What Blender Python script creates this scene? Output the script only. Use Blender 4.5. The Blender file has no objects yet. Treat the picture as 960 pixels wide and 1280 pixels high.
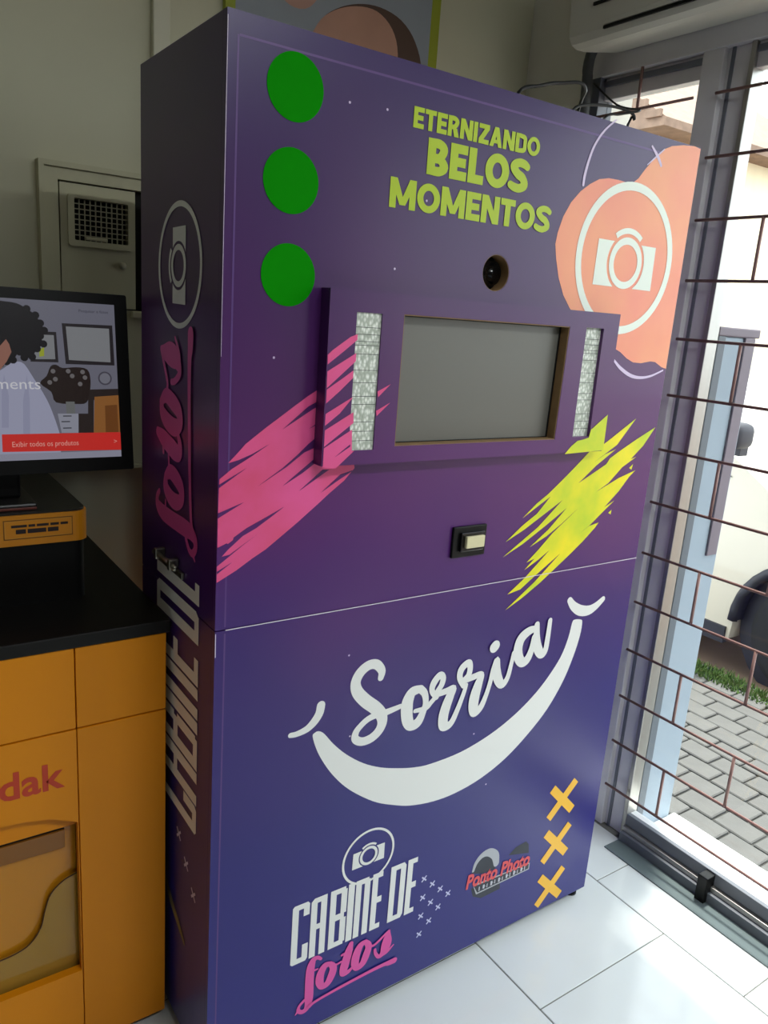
import bpy, bmesh, math, random
from mathutils import Vector, Matrix
from mathutils.geometry import tessellate_polygon

random.seed(7)
scene = bpy.context.scene
col = scene.collection

# ------------------------------------------------------------------ camera
cam_d = bpy.data.cameras.new('camera')
cam_d.sensor_fit = 'VERTICAL'
cam_d.sensor_height = 36.0
cam_d.lens = 36.0 * 978.873 / 1280.0
cam_d.clip_start = 0.02
cam = bpy.data.objects.new('camera', cam_d)
col.objects.link(cam)
RIGHT = Vector((0.824328, -0.561556, 0.071674))
DOWN = Vector((-0.081035, -0.242352, -0.966798))
FWD = Vector((0.560282, 0.791151, -0.245284))
m = Matrix.Identity(4)
for i in range(3):
    m[i][0] = RIGHT[i]; m[i][1] = -DOWN[i]; m[i][2] = -FWD[i]
m[0][3], m[1][3], m[2][3] = -0.50833, -1.20287, 1.58602
cam.matrix_world = m
scene.camera = cam

# ------------------------------------------------------------------ light
world = bpy.data.worlds.new('sky')
scene.world = world
world.use_nodes = True
bg = world.node_tree.nodes['Background']
bg.inputs['Color'].default_value = (0.90, 0.96, 1.0, 1)
bg.inputs['Strength'].default_value = 4.2

sun_d = bpy.data.lights.new('sun', 'SUN')
sun_d.energy = 8.0
sun_d.angle = math.radians(4)
sun_d.color = (1.0, 0.94, 0.86)
sun = bpy.data.objects.new('sun', sun_d)
col.objects.link(sun)
el = math.radians(74)
to_sun = Vector((0.847 * math.cos(el), 0.531 * math.cos(el), math.sin(el)))
sun.rotation_euler = to_sun.to_track_quat('Z', 'Y').to_euler()

portal_d = bpy.data.lights.new('window_portal', 'AREA')
portal_d.shape = 'RECTANGLE'
portal_d.size = 2.25
portal_d.size_y = 2.58
portal_d.cycles.is_portal = True
portal = bpy.data.objects.new('window_portal', portal_d)
col.objects.link(portal)
portal.location = (1.52, -0.67, 1.20)
portal.rotation_euler = (0, math.radians(90), 0)

vs = scene.view_settings
vs.view_transform = 'Standard'
vs.look = 'None'
vs.gamma = 1.0
vs.use_curve_mapping = False
vs.exposure = 0.0
FILL_W = 35.0

# ------------------------------------------------------------------ traced print outlines (metres on their own face)
SMILE = [(.2102,.7632),(.2142,.7699),(.2233,.7715),(.2367,.7622),(.2604,.7326),(.2939,.699),(.3379,.666),(.3827,.6428),(.4284,.6272),(.4746,.6154),(.5231,.6102),(.6117,.6153),(.6979,.6369),(.7675,.6672),(.826,.7043),(.8719,.7456),(.9102,.7944),(.9285,.8424),(.9354,.8816),(.9442,.8879),(.9658,.8843),(.9725,.8752),(.971,.8395),(.9566,.7852),(.9305,.7227),(.887,.6584),(.8292,.6042),(.759,.5552),(.6831,.5232),(.6074,.5081),(.5413,.5073),(.475,.5184),(.4276,.5356),(.3811,.5575),(.3358,.5886),(.2953,.6235),(.2609,.6636),(.2347,.7039),(.2195,.7346)]
CHEEKS = [[(.2255,.8278,.0096),(.2227,.8114,.00964),(.2122,.7958,.00928),(.196,.7835,.00779),(.174,.7784,.00626),(.1601,.7792,.0055)],[(.9153,.9428,.00855),(.9319,.9253,.01151),(.9588,.9098,.01385),(.989,.9049,.01325),(1.0147,.9122,.01073),(1.0391,.9274,.00779)]]
SORRIA = [[(.3661,.8567,.00676),(.3672,.8722,.00857),(.3524,.8896,.00968),(.3327,.8913,.01021),(.3136,.8791,.01078),(.3042,.859,.01112),(.3104,.8369,.01214),(.3318,.8123,.01295),(.3566,.7911,.01315),(.3734,.7716,.01268),(.3785,.7516,.0115),(.3709,.7332,.01058),(.3523,.721,.00992),(.3291,.7195,.00889),(.3125,.7302,.00818),(.3133,.7454,.00752),(.3245,.7578,.00689),(.3418,.7687,.0069),(.3648,.7731,.00695),(.3886,.7731,.00701),(.4228,.7778,.00547)],[(.4732,.8073,.00842),(.452,.8042,.01159),(.4415,.7846,.01421),(.4415,.7593,.01433),(.4461,.7374,.01314),(.4565,.7235,.01125),(.4742,.727,.01131),(.4859,.7483,.00862),(.4917,.7695,.00726),(.4863,.7931,.00784),(.4732,.8073,.00842)],[(.4639,.757,.0046),(.4931,.7569,.00597),(.5067,.7675,.00597),(.5162,.7759,.00597)],[(.5205,.7771,.00664),(.5067,.7948,.00658),(.5091,.8128,.00851),(.5241,.8284,.00818),(.5344,.8201,.00724),(.5317,.8036,.00727),(.5203,.7853,.00663),(.5459,.7852,.00735),(.567,.7875,.00807),(.5592,.7697,.01146),(.5506,.7455,.01288),(.5458,.7203,.01296),(.5503,.6985,.01169),(.5705,.7007,.0083),(.5868,.7333,.00688),(.5999,.7701,.00581),(.6044,.7873,.0051)],[(.5965,.7874,.00611),(.5832,.8101,.00738),(.5857,.8307,.00867),(.6037,.8422,.00802),(.6107,.8303,.0074),(.6085,.8111,.00744),(.5943,.7995,.00608),(.6253,.8035,.00749),(.6473,.8038,.00755),(.6411,.7808,.01172),(.634,.7522,.01389),(.6335,.7253,.0133),(.6395,.7102,.01057),(.6566,.7197,.00848),(.6693,.7474,.00668),(.678,.7793,.00628),(.6834,.8084,.00693),(.6912,.832,.00758),(.6932,.8064,.01147),(.7019,.7808,.01195),(.717,.7638,.00958),(.7319,.7777,.0071),(.739,.8104,.00599),(.7432,.8384,.00594)],[(.8077,.8892,.00702),(.7841,.8859,.01046),(.7625,.8719,.01252),(.7555,.8479,.01294),(.7615,.8229,.01271),(.7761,.8079,.0114),(.792,.815,.01072),(.8014,.839,.00854),(.8047,.8676,.00706)],[(.8093,.8985,.0077),(.8126,.8678,.0099),(.8201,.8389,.01252),(.8363,.8177,.01085),(.8487,.8247,.00833),(.8519,.8589,.00753),(.8526,.902,.00637)]]
IDOT = [(.6774,.8656,.01222),(.681,.8689,.01222)]
PINK = [[(.0172,1.3249),(.0354,1.3432),(.0477,1.3564),(.0837,1.3828),(.1151,1.4043),(.1376,1.42),(.1634,1.4373),(.1944,1.4555),(.2149,1.467),(.2608,1.342),(.2688,1.304),(.2469,1.2809),(.2182,1.2601),(.194,1.2407),(.1559,1.2113),(.117,1.1832),(.092,1.1655),(.0666,1.1517),(.0368,1.1333),(.001,1.1153),(.001,1.2306),(.0017,1.2833),(.0024,1.2984),(.0246,1.315),(.0605,1.3353),(.0924,1.3549),(.0604,1.3388),(.0358,1.3295)]]
PINKGAP = [[(.0005,1.1783),(.0177,1.185),(.0199,1.1833),(.0293,1.1895),(.0302,1.1941),(.0542,1.2086),(.0897,1.2246),(.1255,1.2412),(.0976,1.2228),(.0724,1.2069),(.0471,1.1949),(.0209,1.1736),(.009,1.1618),(.0236,1.1637),(.0754,1.1956),(.0476,1.1778),(.0005,1.1448)],[(.0005,1.2395),(.0482,1.2556),(.0007,1.2306)],[(.0016,1.2891),(.0509,1.315),(.0017,1.2833)],[(.2116,1.443),(.1957,1.4345),(.1644,1.4191),(.1162,1.3797),(.145,1.3969),(.1727,1.4135),(.1962,1.426),(.2123,1.4317)],[(.2139,1.406),(.1979,1.3983),(.1681,1.3796),(.1982,1.3933),(.2144,1.3988)],[(.2151,1.3872),(.1961,1.3732),(.168,1.3525),(.1477,1.3341),(.1192,1.3115),(.0724,1.2815),(.127,1.3133),(.1607,1.3376),(.1975,1.3515),(.2169,1.3596)],[(.2176,1.3494),(.1935,1.3342),(.1207,1.2791),(.1595,1.3008),(.1957,1.3253),(.2185,1.3346)],[(.2003,1.3045),(.1531,1.2675),(.18,1.2835),(.2137,1.3038)],[(.2621,1.2998),(.2383,1.2935),(.1987,1.2614),(.2306,1.2804),(.2657,1.2996)],[(.0013,1.1312),(.0289,1.1497),(.0012,1.1357)]]
FPINK = [[(.1807,1.5109),(.1902,1.5193),(.2244,1.5426),(.2381,1.5478),(.2388,1.5385),(.2123,1.5177),(.1814,1.4947)],[(.1818,1.4831),(.2377,1.5155),(.2381,1.502),(.2333,1.4977),(.1823,1.4544)],[(.1824,1.452),(.2153,1.4731),(.2342,1.4858),(.2346,1.473),(.2086,1.4493),(.1823,1.4279)],[(.1828,1.41),(.2129,1.4266),(.2376,1.4398),(.2112,1.4104),(.1824,1.3891)],[(.1829,1.3812),(.2396,1.4126),(.241,1.3934),(.183,1.352)],[(.1829,1.3496),(.2389,1.3816),(.2412,1.343),(.2461,1.3428),(.2092,1.3121),(.1826,1.3134)],[(.288,1.4493),(.316,1.4628),(.2903,1.4392)],[(.2879,1.4144),(.3178,1.4294),(.2896,1.4051)]]
FGAP = [[(.2051,1.3322),(.2368,1.3551),(.2371,1.3509)]]
YELLOW = [[(.9156,1.3129),(.8644,1.2709),(.8343,1.248),(.7945,1.2184),(.7586,1.1969),(.7208,1.1671),(.8019,1.2113),(.765,1.174),(.7239,1.1503),(.6774,1.1165),(.7306,1.1398),(.8431,1.1998),(.773,1.1414),(.6737,1.0813),(.731,1.1061),(.8007,1.1445),(.8602,1.1794),(.808,1.1323),(.7544,1.0959),(.8054,1.1172),(.846,1.1402),(.9015,1.1761),(.8229,1.1218),(.7846,1.0874),(.7508,1.06),(.7752,1.0667),(.7461,1.0424),(.7864,1.0615),(.8212,1.0817),(.7494,1.0217),(.7019,.9898),(.7408,.9963),(.7824,1.023),(.8589,1.0691),(.7848,1.009),(.6997,.9513),(.7517,.9751),(.8038,1.0044),(.8515,1.0357),(.8952,1.0649),(.932,1.0909),(.9687,1.1207),(.9804,1.1337),(.9473,1.1277),(.9141,1.1111),(.949,1.1292),(.9896,1.1589),(1.027,1.1851),(.9929,1.1707),(1.0379,1.2074),(1.0692,1.2415),(1.0899,1.2571),(1.0305,1.2408),(.955,1.2111),(.9948,1.2301),(1.0379,1.2671),(1.0851,1.2907),(1.0651,1.2856),(1.1056,1.3178),(1.1418,1.3625),(1.075,1.3337),(1.0161,1.3059),(.9875,1.2909),(.9783,1.2778),(.8892,1.2366),(.9426,1.2757),(1.0053,1.3127),(.9682,1.3014),(.9339,1.2841),(1.0065,1.323),(1.0629,1.3854),(.9777,1.3366),(.9423,1.3176)]]
FYELLOW = [[(.7966,1.3148),(.8139,1.3314),(.8323,1.3433),(.8501,1.3455),(.8677,1.3495),(.872,1.3675),(.9216,1.4005),(.9225,1.3187)]]
YSPECK = [[(1.0641,1.2638),(1.077,1.2731),(1.0742,1.2593)],[(1.0108,1.1551),(1.021,1.1624),(1.0207,1.1503)]]
BLOB = [(1.1473,1.9982),(1.1235,2.0001),(1.0834,1.9954),(1.0452,1.9873),(1.021,1.977),(.9935,1.9549),(.9675,1.9289),(.9488,1.9067),(.9352,1.8972),(.9123,1.8934),(.8861,1.8944),(.8556,1.8935),(.8269,1.8873),(.8013,1.8743),(.776,1.8568),(.7524,1.8324),(.735,1.8029),(.7245,1.7711),(.7216,1.7481),(.729,1.7199),(.7426,1.6838),(.7631,1.6499),(.7867,1.6253),(.8172,1.5987),(.8689,1.5705),(.9315,1.5521),(.9701,1.5392),(.9957,1.5255),(1.0206,1.517),(1.0494,1.5159),(1.0835,1.5209),(1.1015,1.5198),(1.1288,1.5084),(1.1473,1.505)]
ARCS = [[(.952,1.5206,.0025),(.9781,1.5032,.00399),(1.0159,1.4874,.00406),(1.052,1.4824,.00336),(1.0918,1.4867,.00264),(1.135,1.5009,.0019)],[(.8541,2.005,.00174),(.8226,1.9787,.00232),(.7998,1.9478,.00277),(.788,1.9166,.00323),(.7818,1.8883,.00356),(.7807,1.8698,.00328)],[(.9714,1.9376,.00093),(.9967,1.9577,.00186),(1.021,1.977,.00124)],[(.9785,1.9756,.00245),(1.002,1.9585,.00389),(1.017,1.943,.00314)]]
FOTOS = [[(.2625,.204,.00343),(.2535,.2117,.00477),(.2427,.2093,.00815),(.2373,.1938,.01022),(.2361,.1711,.01063),(.2363,.1442,.01072),(.2369,.1169,.01081),(.2364,.0968,.00912),(.2308,.0845,.00703),(.2199,.0829,.00526),(.2117,.0914,.00453),(.2136,.1022,.00382),(.2246,.1115,.00383)],[(.2118,.0896,.00419),(.2073,.086,.00244),(.2044,.0828,.00105)],[(.2411,.1819,.00308),(.2553,.1809,.00206)],[(.2873,.1799,.00556),(.2729,.1796,.009),(.2636,.164,.0104),(.2622,.1445,.01011),(.269,.1275,.00773),(.2831,.1288,.00917),(.2927,.1461,.01056),(.2957,.165,.00911),(.2873,.1799,.00556)],[(.2927,.1715,.00314),(.3042,.1693,.00281),(.3155,.1705,.00282)],[(.3393,.2084,.00631),(.3346,.1902,.01056),(.3295,.1688,.01167),(.3252,.1504,.01172),(.3246,.1353,.00856),(.338,.1338,.00573),(.3491,.1421,.00287)],[(.3169,.1885,.00315),(.3423,.19,.00353)],[(.3789,.196,.0057),(.3657,.1909,.00924),(.357,.1727,.01105),(.3543,.1499,.01075),(.361,.1328,.00794),(.3756,.1378,.00942),(.3843,.1579,.01047),(.3888,.18,.00862),(.3789,.196,.0057)],[(.3888,.18,.00323),(.403,.1744,.00325),(.4181,.1812,.00326),(.4399,.1945,.00291)],[(.4441,.1951,.00436),(.4416,.1833,.00948),(.4406,.1662,.01392),(.4374,.1501,.01324),(.4305,.1393,.00884),(.4202,.1354,.00514),(.4103,.1489,.00401),(.4076,.1607,.00363)],[(.4202,.1354,.00331),(.4414,.1366,.0037),(.461,.1496,.00185)],[(.2384,.0889,.00422),(.2555,.0952,.00353),(.3137,.1004,.00395),(.3879,.104,.00441),(.4371,.1045,.00522),(.4516,.1024,.00712),(.4679,.1017,.00791)]]
CROSS = [(.5378,.2993),(.565,.274),(.5918,.2491),(.6187,.225),(.5389,.2464),(.5649,.2219),(.5907,.1976),(.5384,.1941),(.5654,.1685),(.5385,.1419)]
LENSARC = [(.6959,.2579,.00377),(.7031,.2793,.0059),(.7214,.2939,.00806),(.7447,.294,.01135),(.7664,.2768,.0123),(.7741,.2505,.00938)]
LENSDARK = [(.6924,.2516),(.696,.2681),(.7083,.2836),(.7277,.2902),(.7521,.2835),(.7664,.2664),(.7739,.2349),(.7291,.237)]
LOGOSHADE = [[(.8161,.2579),(.8384,.2732),(.8753,.278),(.8868,.2658),(.8914,.2373)],[(.6954,.2067),(.7047,.1795),(.7334,.1621),(.7993,.1638),(.7968,.1809)]]
LOGOFRAME = [(.7001,.2151),(.9,.2044),(.9,.184),(.7146,.1818)]
LOGOTEXTBOX = [(.6754,.2175),(.6726,.2506),(.898,.2362),(.8982,.2051)]
SPECK = [(.2145,1.9143),(.2888,1.9176),(.0944,1.5012),(.3859,1.7864),(.3269,1.6643),(.5333,1.5895),(.2838,.9234),(.6458,.6529),(.704,.5014),(.2988,.7401)]
HAIR = [(-.2895,.3271),(-.2498,.3241),(-.2227,.3216),(-.2052,.3124),(-.1904,.3015),(-.1827,.2871),(-.1763,.2739),(-.1841,.2631),(-.1792,.2483),(-.1913,.2388),(-.2007,.2235),(-.2149,.2216),(-.2227,.2318),(-.2348,.2166),(-.246,.2133),(-.2572,.2086),(-.2975,.2076)]
SKIN = [(-.282,.2414),(-.2551,.2424),(-.2448,.2546),(-.2398,.2459),(-.2366,.2313),(-.246,.2133),(-.2579,.1983),(-.2857,.186)]
SHIRT = [(-.3485,.0358),(-.3391,.1708),(-.2788,.189),(-.258,.1968),(-.2408,.209),(-.2294,.2137),(-.2157,.2096),(-.2003,.1828),(-.186,.1571),(-.1745,.1311),(-.1646,.0984),(-.1574,.0686),(-.1598,.0262)]
PICA = [(-.1435,.2891),(-.0476,.2895),(-.0467,.2106),(-.1404,.2114)]
PICAIN = [(-.1364,.2834),(-.0542,.2829),(-.0543,.2167),(-.134,.2193)]
PICB = [(-.1978,.2714),(-.1547,.2719),(-.1536,.2142),(-.2041,.2144)]
PICBIN = [(-.1925,.2657),(-.1594,.2657),(-.1591,.2201),(-.1981,.2191)]
PICSPOT = [(-.1871,.2374),(-.1782,.2423),(-.1791,.2256),(-.1879,.2239)]
PLANT = [(-.1894,.1739),(-.177,.1877),(-.1687,.2062),(-.1583,.2095),(-.1468,.2036),(-.1213,.2057),(-.1002,.2015),(-.0952,.1812),(-.0979,.1576),(-.1052,.137),(-.1237,.134),(-.1624,.1372),(-.17,.1572)]
VASE = [(-.1445,.1387),(-.128,.1387),(-.1277,.1151),(-.1443,.1153)]
DRAWERS = [(-.1607,.1155),(-.1217,.1151),(-.1237,.0772),(-.1553,.0779)]
CLOCK = [(-.067,.1848),(-.0496,.185)]
DARKSHELF = [(-.1008,.1623),(-.0394,.1643),(-.0389,.1417),(-.091,.1418),(-.0944,.0765),(-.1237,.0772),(-.1217,.1151),(-.1033,.1149)]
ORANGE = [(-.0892,.1481),(-.04,.1514),(-.0404,.0768),(-.0944,.0765)]
ORANGE2 = [(-.0697,.1306),(-.0458,.1321),(-.0452,.0769),(-.0709,.0759)]
REDBAR = [(-.2629,.0775),(-.0388,.0767),(-.0389,.0407),(-.2636,.0443)]
PLANTDOTS = [(-.1648,.1971),(-.1613,.1819),(-.1367,.1977),(-.1297,.1885),(-.1097,.1966),(-.1057,.1858),(-.1155,.1731),(-.1719,.1756)]
DRAWERPULLS = [(-.1431,.1106),(-.1467,.0997),(-.1444,.0871)]

BW, BD, BH, SEAM, BZ = 1.1478, 0.4007, 2.0, 1.0243, 0.027

# ------------------------------------------------------------------ materials
def lin(c):
    return tuple(((v / 255) / 12.92 if v / 255 <= 0.04045 else ((v / 255 + 0.055) / 1.055) ** 2.4) for v in c) + (1.0,)

MATS = {}
def mat(name, rgb, rough=0.5, metal=0.0, spec=0.5, noise=0.0, nscale=6.0, bump=0.0, bscale=60.0, emit=0.0, coat=0.0, rgb2=None):
    if name in MATS:
        return MATS[name]
    mt = bpy.data.materials.new(name)
    mt.use_nodes = True
    nt = mt.node_tree
    b = nt.nodes['Principled BSDF']
    b.inputs['Base Color'].default_value = lin(rgb)
    b.inputs['Roughness'].default_value = rough
    b.inputs['Metallic'].default_value = metal
    b.inputs['Specular IOR Level'].default_value = spec
    b.inputs['Coat Weight'].default_value = coat
    tc = nt.nodes.new('ShaderNodeTexCoord')
    if noise > 0 or rgb2:
        nz = nt.nodes.new('ShaderNodeTexNoise')
        nz.inputs['Scale'].default_value = nscale
        nz.inputs['Detail'].default_value = 4
        nt.links.new(tc.outputs['Object'], nz.inputs['Vector'])
        rp = nt.nodes.new('ShaderNodeValToRGB')
        a = lin(rgb)
        c2 = lin(rgb2) if rgb2 else tuple(v * (1 - noise) for v in a[:3]) + (1,)
        rp.color_ramp.elements[0].position = 0.3
        rp.color_ramp.elements[1].position = 0.7
        rp.color_ramp.elements[0].color = c2
        rp.color_ramp.elements[1].color = a
        nt.links.new(nz.outputs['Fac'], rp.inputs['Fac'])
        nt.links.new(rp.outputs['Color'], b.inputs['Base Color'])
    if bump > 0:
        nb = nt.nodes.new('ShaderNodeTexNoise')
        nb.inputs['Scale'].default_value = bscale
        nb.inputs['Detail'].default_value = 3
        nt.links.new(tc.outputs['Object'], nb.inputs['Vector'])
        bp = nt.nodes.new('ShaderNodeBump')
        bp.inputs['Strength'].default_value = bump
        bp.inputs['Distance'].default_value = 0.004
        nt.links.new(nb.outputs['Fac'], bp.inputs['Height'])
        nt.links.new(bp.outputs['Normal'], b.inputs['Normal'])
    if emit > 0:
        b.inputs['Emission Color'].default_value = lin(rgb)
        b.inputs['Emission Strength'].default_value = emit
    MATS[name] = mt
    return mt

def print_material():
    mt = bpy.data.materials.new('violet_printed_vinyl')
    mt.use_nodes = True
    nt = mt.node_tree
    b = nt.nodes['Principled BSDF']
    b.inputs['Roughness'].default_value = PRINT_ROUGH
    b.inputs['Specular IOR Level'].default_value = PRINT_SPEC
    tc = nt.nodes.new('ShaderNodeTexCoord')
    sp = nt.nodes.new('ShaderNodeSeparateXYZ')
    nt.links.new(tc.outputs['Object'], sp.inputs['Vector'])
    nz = nt.nodes.new('ShaderNodeTexNoise')
    nz.inputs['Scale'].default_value = 2.1
    nz.inputs['Detail'].default_value = 1.0
    nt.links.new(tc.outputs['Object'], nz.inputs['Vector'])
    # height, bent a little by broad noise
    md = nt.nodes.new('ShaderNodeMath'); md.operation = 'MULTIPLY_ADD'
    nt.links.new(nz.outputs['Fac'], md.inputs[0]); md.inputs[1].default_value = 0.55
    nt.links.new(sp.outputs['Z'], md.inputs[2])
    mr = nt.nodes.new('ShaderNodeMapRange')
    mr.inputs['From Min'].default_value = 0.27
    mr.inputs['From Max'].default_value = 2.27
    nt.links.new(md.outputs[0], mr.inputs['Value'])
    rp = nt.nodes.new('ShaderNodeValToRGB')
    cr = rp.color_ramp
    stops = PRINT_STOPS
    cr.elements[0].position = stops[0][0]; cr.elements[0].color = lin(stops[0][1])
    cr.elements[1].position = stops[-1][0]; cr.elements[1].color = lin(stops[-1][1])
    for p, c in stops[1:-1]:
        e = cr.elements.new(p); e.color = lin(c)
    nt.links.new(mr.outputs['Result'], rp.inputs['Fac'])
    nt.links.new(rp.outputs['Color'], b.inputs['Base Color'])
    return mt

PRINT_ROUGH, PRINT_SPEC = 0.34, 0.52
PRINT_STOPS = [(0.0, (32, 30, 118)), (0.30, (36, 28, 110)), (0.46, (54, 26, 106)), (0.62, (88, 34, 104)),
               (0.76, (80, 34, 94)), (0.90, (60, 22, 86)), (1.0, (44, 13, 86))]
M_PRINT = print_material()
M_WHITE = mat('white_print', (232, 232, 228), 0.42)
M_PINK = mat('pink_print', (234, 88, 152), 0.42, rgb2=(224, 78, 124), nscale=9)
M_PINKL = mat('pink_lettering', (222, 82, 160), 0.42)
M_YEL = mat('yellow_print', (250, 230, 10), 0.42, rgb2=(176, 210, 40), nscale=8)
M_LIME = mat('lime_lettering', (176, 200, 12), 0.42)
M_GREEN = mat('green_print', (8, 138, 2), 0.7, spec=0.05)
M_CORAL = mat('coral_print', (246, 142, 122), 0.42, rgb2=(250, 168, 120), nscale=4)
M_MINT = mat('mint_white_print', (236, 244, 232), 0.42)
M_LILAC = mat('lilac_line_print', (214, 196, 226), 0.42)
M_AMBERX = mat('amber_print', (244, 186, 52), 0.42)
M_SEAM = mat('pale_panel_edge', (222, 210, 226), 0.5)
M_BLACK = mat('black_plastic', (10, 10, 10), 0.45, spec=0.25)
M_BLACKGLOSS = mat('black_gloss_plastic', (12, 12, 13), 0.16)
M_GREY = mat('grey_logo_print', (176, 178, 184), 0.45)
M_CHAR = mat('charcoal_logo_print', (46, 50, 60), 0.5)
M_RED = mat('red_lettering', (220, 84, 88), 0.45)
M_STEEL = mat('dull_steel', (150, 146, 134), 0.35, metal=1.0)
M_MDF = mat('raw_wood_edge', (142, 112, 74), 0.7, noise=0.2, nscale=40)

# ------------------------------------------------------------------ mesh helpers
def world_loc(o):
    v = Vector((0, 0, 0))
    while o is not None:
        v += o.location
        o = o.parent
    return v

def link(name, me, material, parent=None, local=False, smooth=False):
    o = bpy.data.objects.new(name, me)
    col.objects.link(o)
    if material is not None and not me.materials:
        me.materials.append(material)
    if parent is not None:
        if not local:
            me.transform(Matrix.Translation(-world_loc(parent)))
        o.parent = parent
    if smooth:
        for p in me.polygons:
            p.use_smooth = True
    return o

def mesh_obj(name, verts, faces, material, parent=None, local=False, smooth=False):
    me = bpy.data.meshes.new(name)
    me.from_pydata([tuple(v) for v in verts], [], faces)
    me.update()
    return link(name, me, material, parent, local, smooth)

def bm_obj(name, bm, material, parent=None, local=False, smooth=False):
    me = bpy.data.meshes.new(name)
    bmesh.ops.recalc_face_normals(bm, faces=bm.faces[:])
    bm.to_mesh(me)
    bm.free()
    return link(name, me, material, parent, local, smooth)

def add_box(bm, x0, x1, y0, y1, z0, z1, bev=0.0, seg=2):
    r = bmesh.ops.create_cube(bm, size=1.0)
    vs_ = r['verts']
    for v in vs_:
        v.co = Vector(((x0 + x1) / 2 + v.co.x * (x1 - x0), (y0 + y1) / 2 + v.co.y * (y1 - y0), (z0 + z1) / 2 + v.co.z * (z1 - z0)))
    if bev > 0:
        es = list({e for v in vs_ for e in v.link_edges})
        bmesh.ops.bevel(bm, geom=es, offset=bev, segments=seg, affect='EDGES', profile=0.5)

def box(name, x0, x1, y0, y1, z0, z1, material, parent=None, bev=0.002, local=False):
    bm = bmesh.new()
    add_box(bm, x0, x1, y0, y1, z0, z1, bev)
    return bm_obj(name, bm, material, parent, local)

def add_tube(bm, pts, r, n=8, caps=True):
    pts = [Vector(p) for p in pts]
    rings = []
    up = None
    for i, p in enumerate(pts):
        t = (pts[min(i + 1, len(pts) - 1)] - pts[max(i - 1, 0)]).normalized()
        a = Vector((0, 0, 1)) if abs(t.z) < 0.9 else Vector((1, 0, 0))
        u = t.cross(a).normalized(); w = t.cross(u)
        rr = r[i] if isinstance(r, (list, tuple)) else r
        rings.append([bm.verts.new(p + rr * (math.cos(2 * math.pi * k / n) * u + math.sin(2 * math.pi * k / n) * w)) for k in range(n)])
    for a, b in zip(rings, rings[1:]):
        for k in range(n):
            bm.faces.new((a[k], a[(k + 1) % n], b[(k + 1) % n], b[k]))
    if caps:
        bm.faces.new(rings[0][::-1]); bm.faces.new(rings[-1])

def tube(name, pts, r, material, parent=None, n=8, local=False):
    bm = bmesh.new()
    add_tube(bm, pts, r, n)
    return bm_obj(name, bm, material, parent, local, smooth=True)

def circ(cx, cz, r, n=48, a0=0.0, a1=2 * math.pi, rz=None):
    full = abs(a1 - a0 - 2 * math.pi) < 1e-6
    k = n if full else n + 1
    return [(cx + r * math.cos(a0 + (a1 - a0) * i / n), cz + (rz or r) * math.sin(a0 + (a1 - a0) * i / n)) for i in range(k)]

def prism(name, outer, holes, f, d0, d1, material, parent=None, local=False, smooth=False):
    """outline (with holes) in u,v, given depth from d0 (seen side) to d1; f(u, v, d) -> xyz"""
    loops = [outer] + list(holes)
    tris = tessellate_polygon([[Vector((p[0], p[1], 0)) for p in lp] for lp in loops])
    flat = [p for lp in loops for p in lp]
    n = len(flat)
    verts = [f(p[0], p[1], d0) for p in flat] + [f(p[0], p[1], d1) for p in flat]
    faces = [tuple(t) for t in tris] + [tuple(i + n for i in t[::-1]) for t in tris]
    s = 0
    for lp in loops:
        k = len(lp)
        for i in range(k):
            a, b = s + i, s + (i + 1) % k
            faces.append((a, b, b + n, a + n))
        s += k
    bm = bmesh.new()
    bv = [bm.verts.new(v) for v in verts]
    for fc in faces:
        try:
            bm.faces.new([bv[i] for i in fc])
        except ValueError:
            pass
    return bm_obj(name, bm, material, parent, local, smooth)

def catmull(P, closed=False, sub=6):
    n = len(P)
    out = []
    rng = n if closed else n - 1
    for i in range(rng):
        p0 = P[(i - 1) % n] if closed else P[max(i - 1, 0)]
        p1 = P[i]; p2 = P[(i + 1) % n]
        p3 = P[(i + 2) % n] if closed else P[min(i + 2, n - 1)]
        for s in range(sub):
            t = s / sub
            out.append(tuple(0.5 * ((2 * b) + (-a + c) * t + (2 * a - 5 * b + 4 * c - d) * t * t + (-a + 3 * b - 3 * c + d) * t ** 3)
                             for a, b, c, d in zip(p0, p1, p2, p3)))
    if not closed:
        out.append(tuple(P[-1]))
    return out

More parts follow.
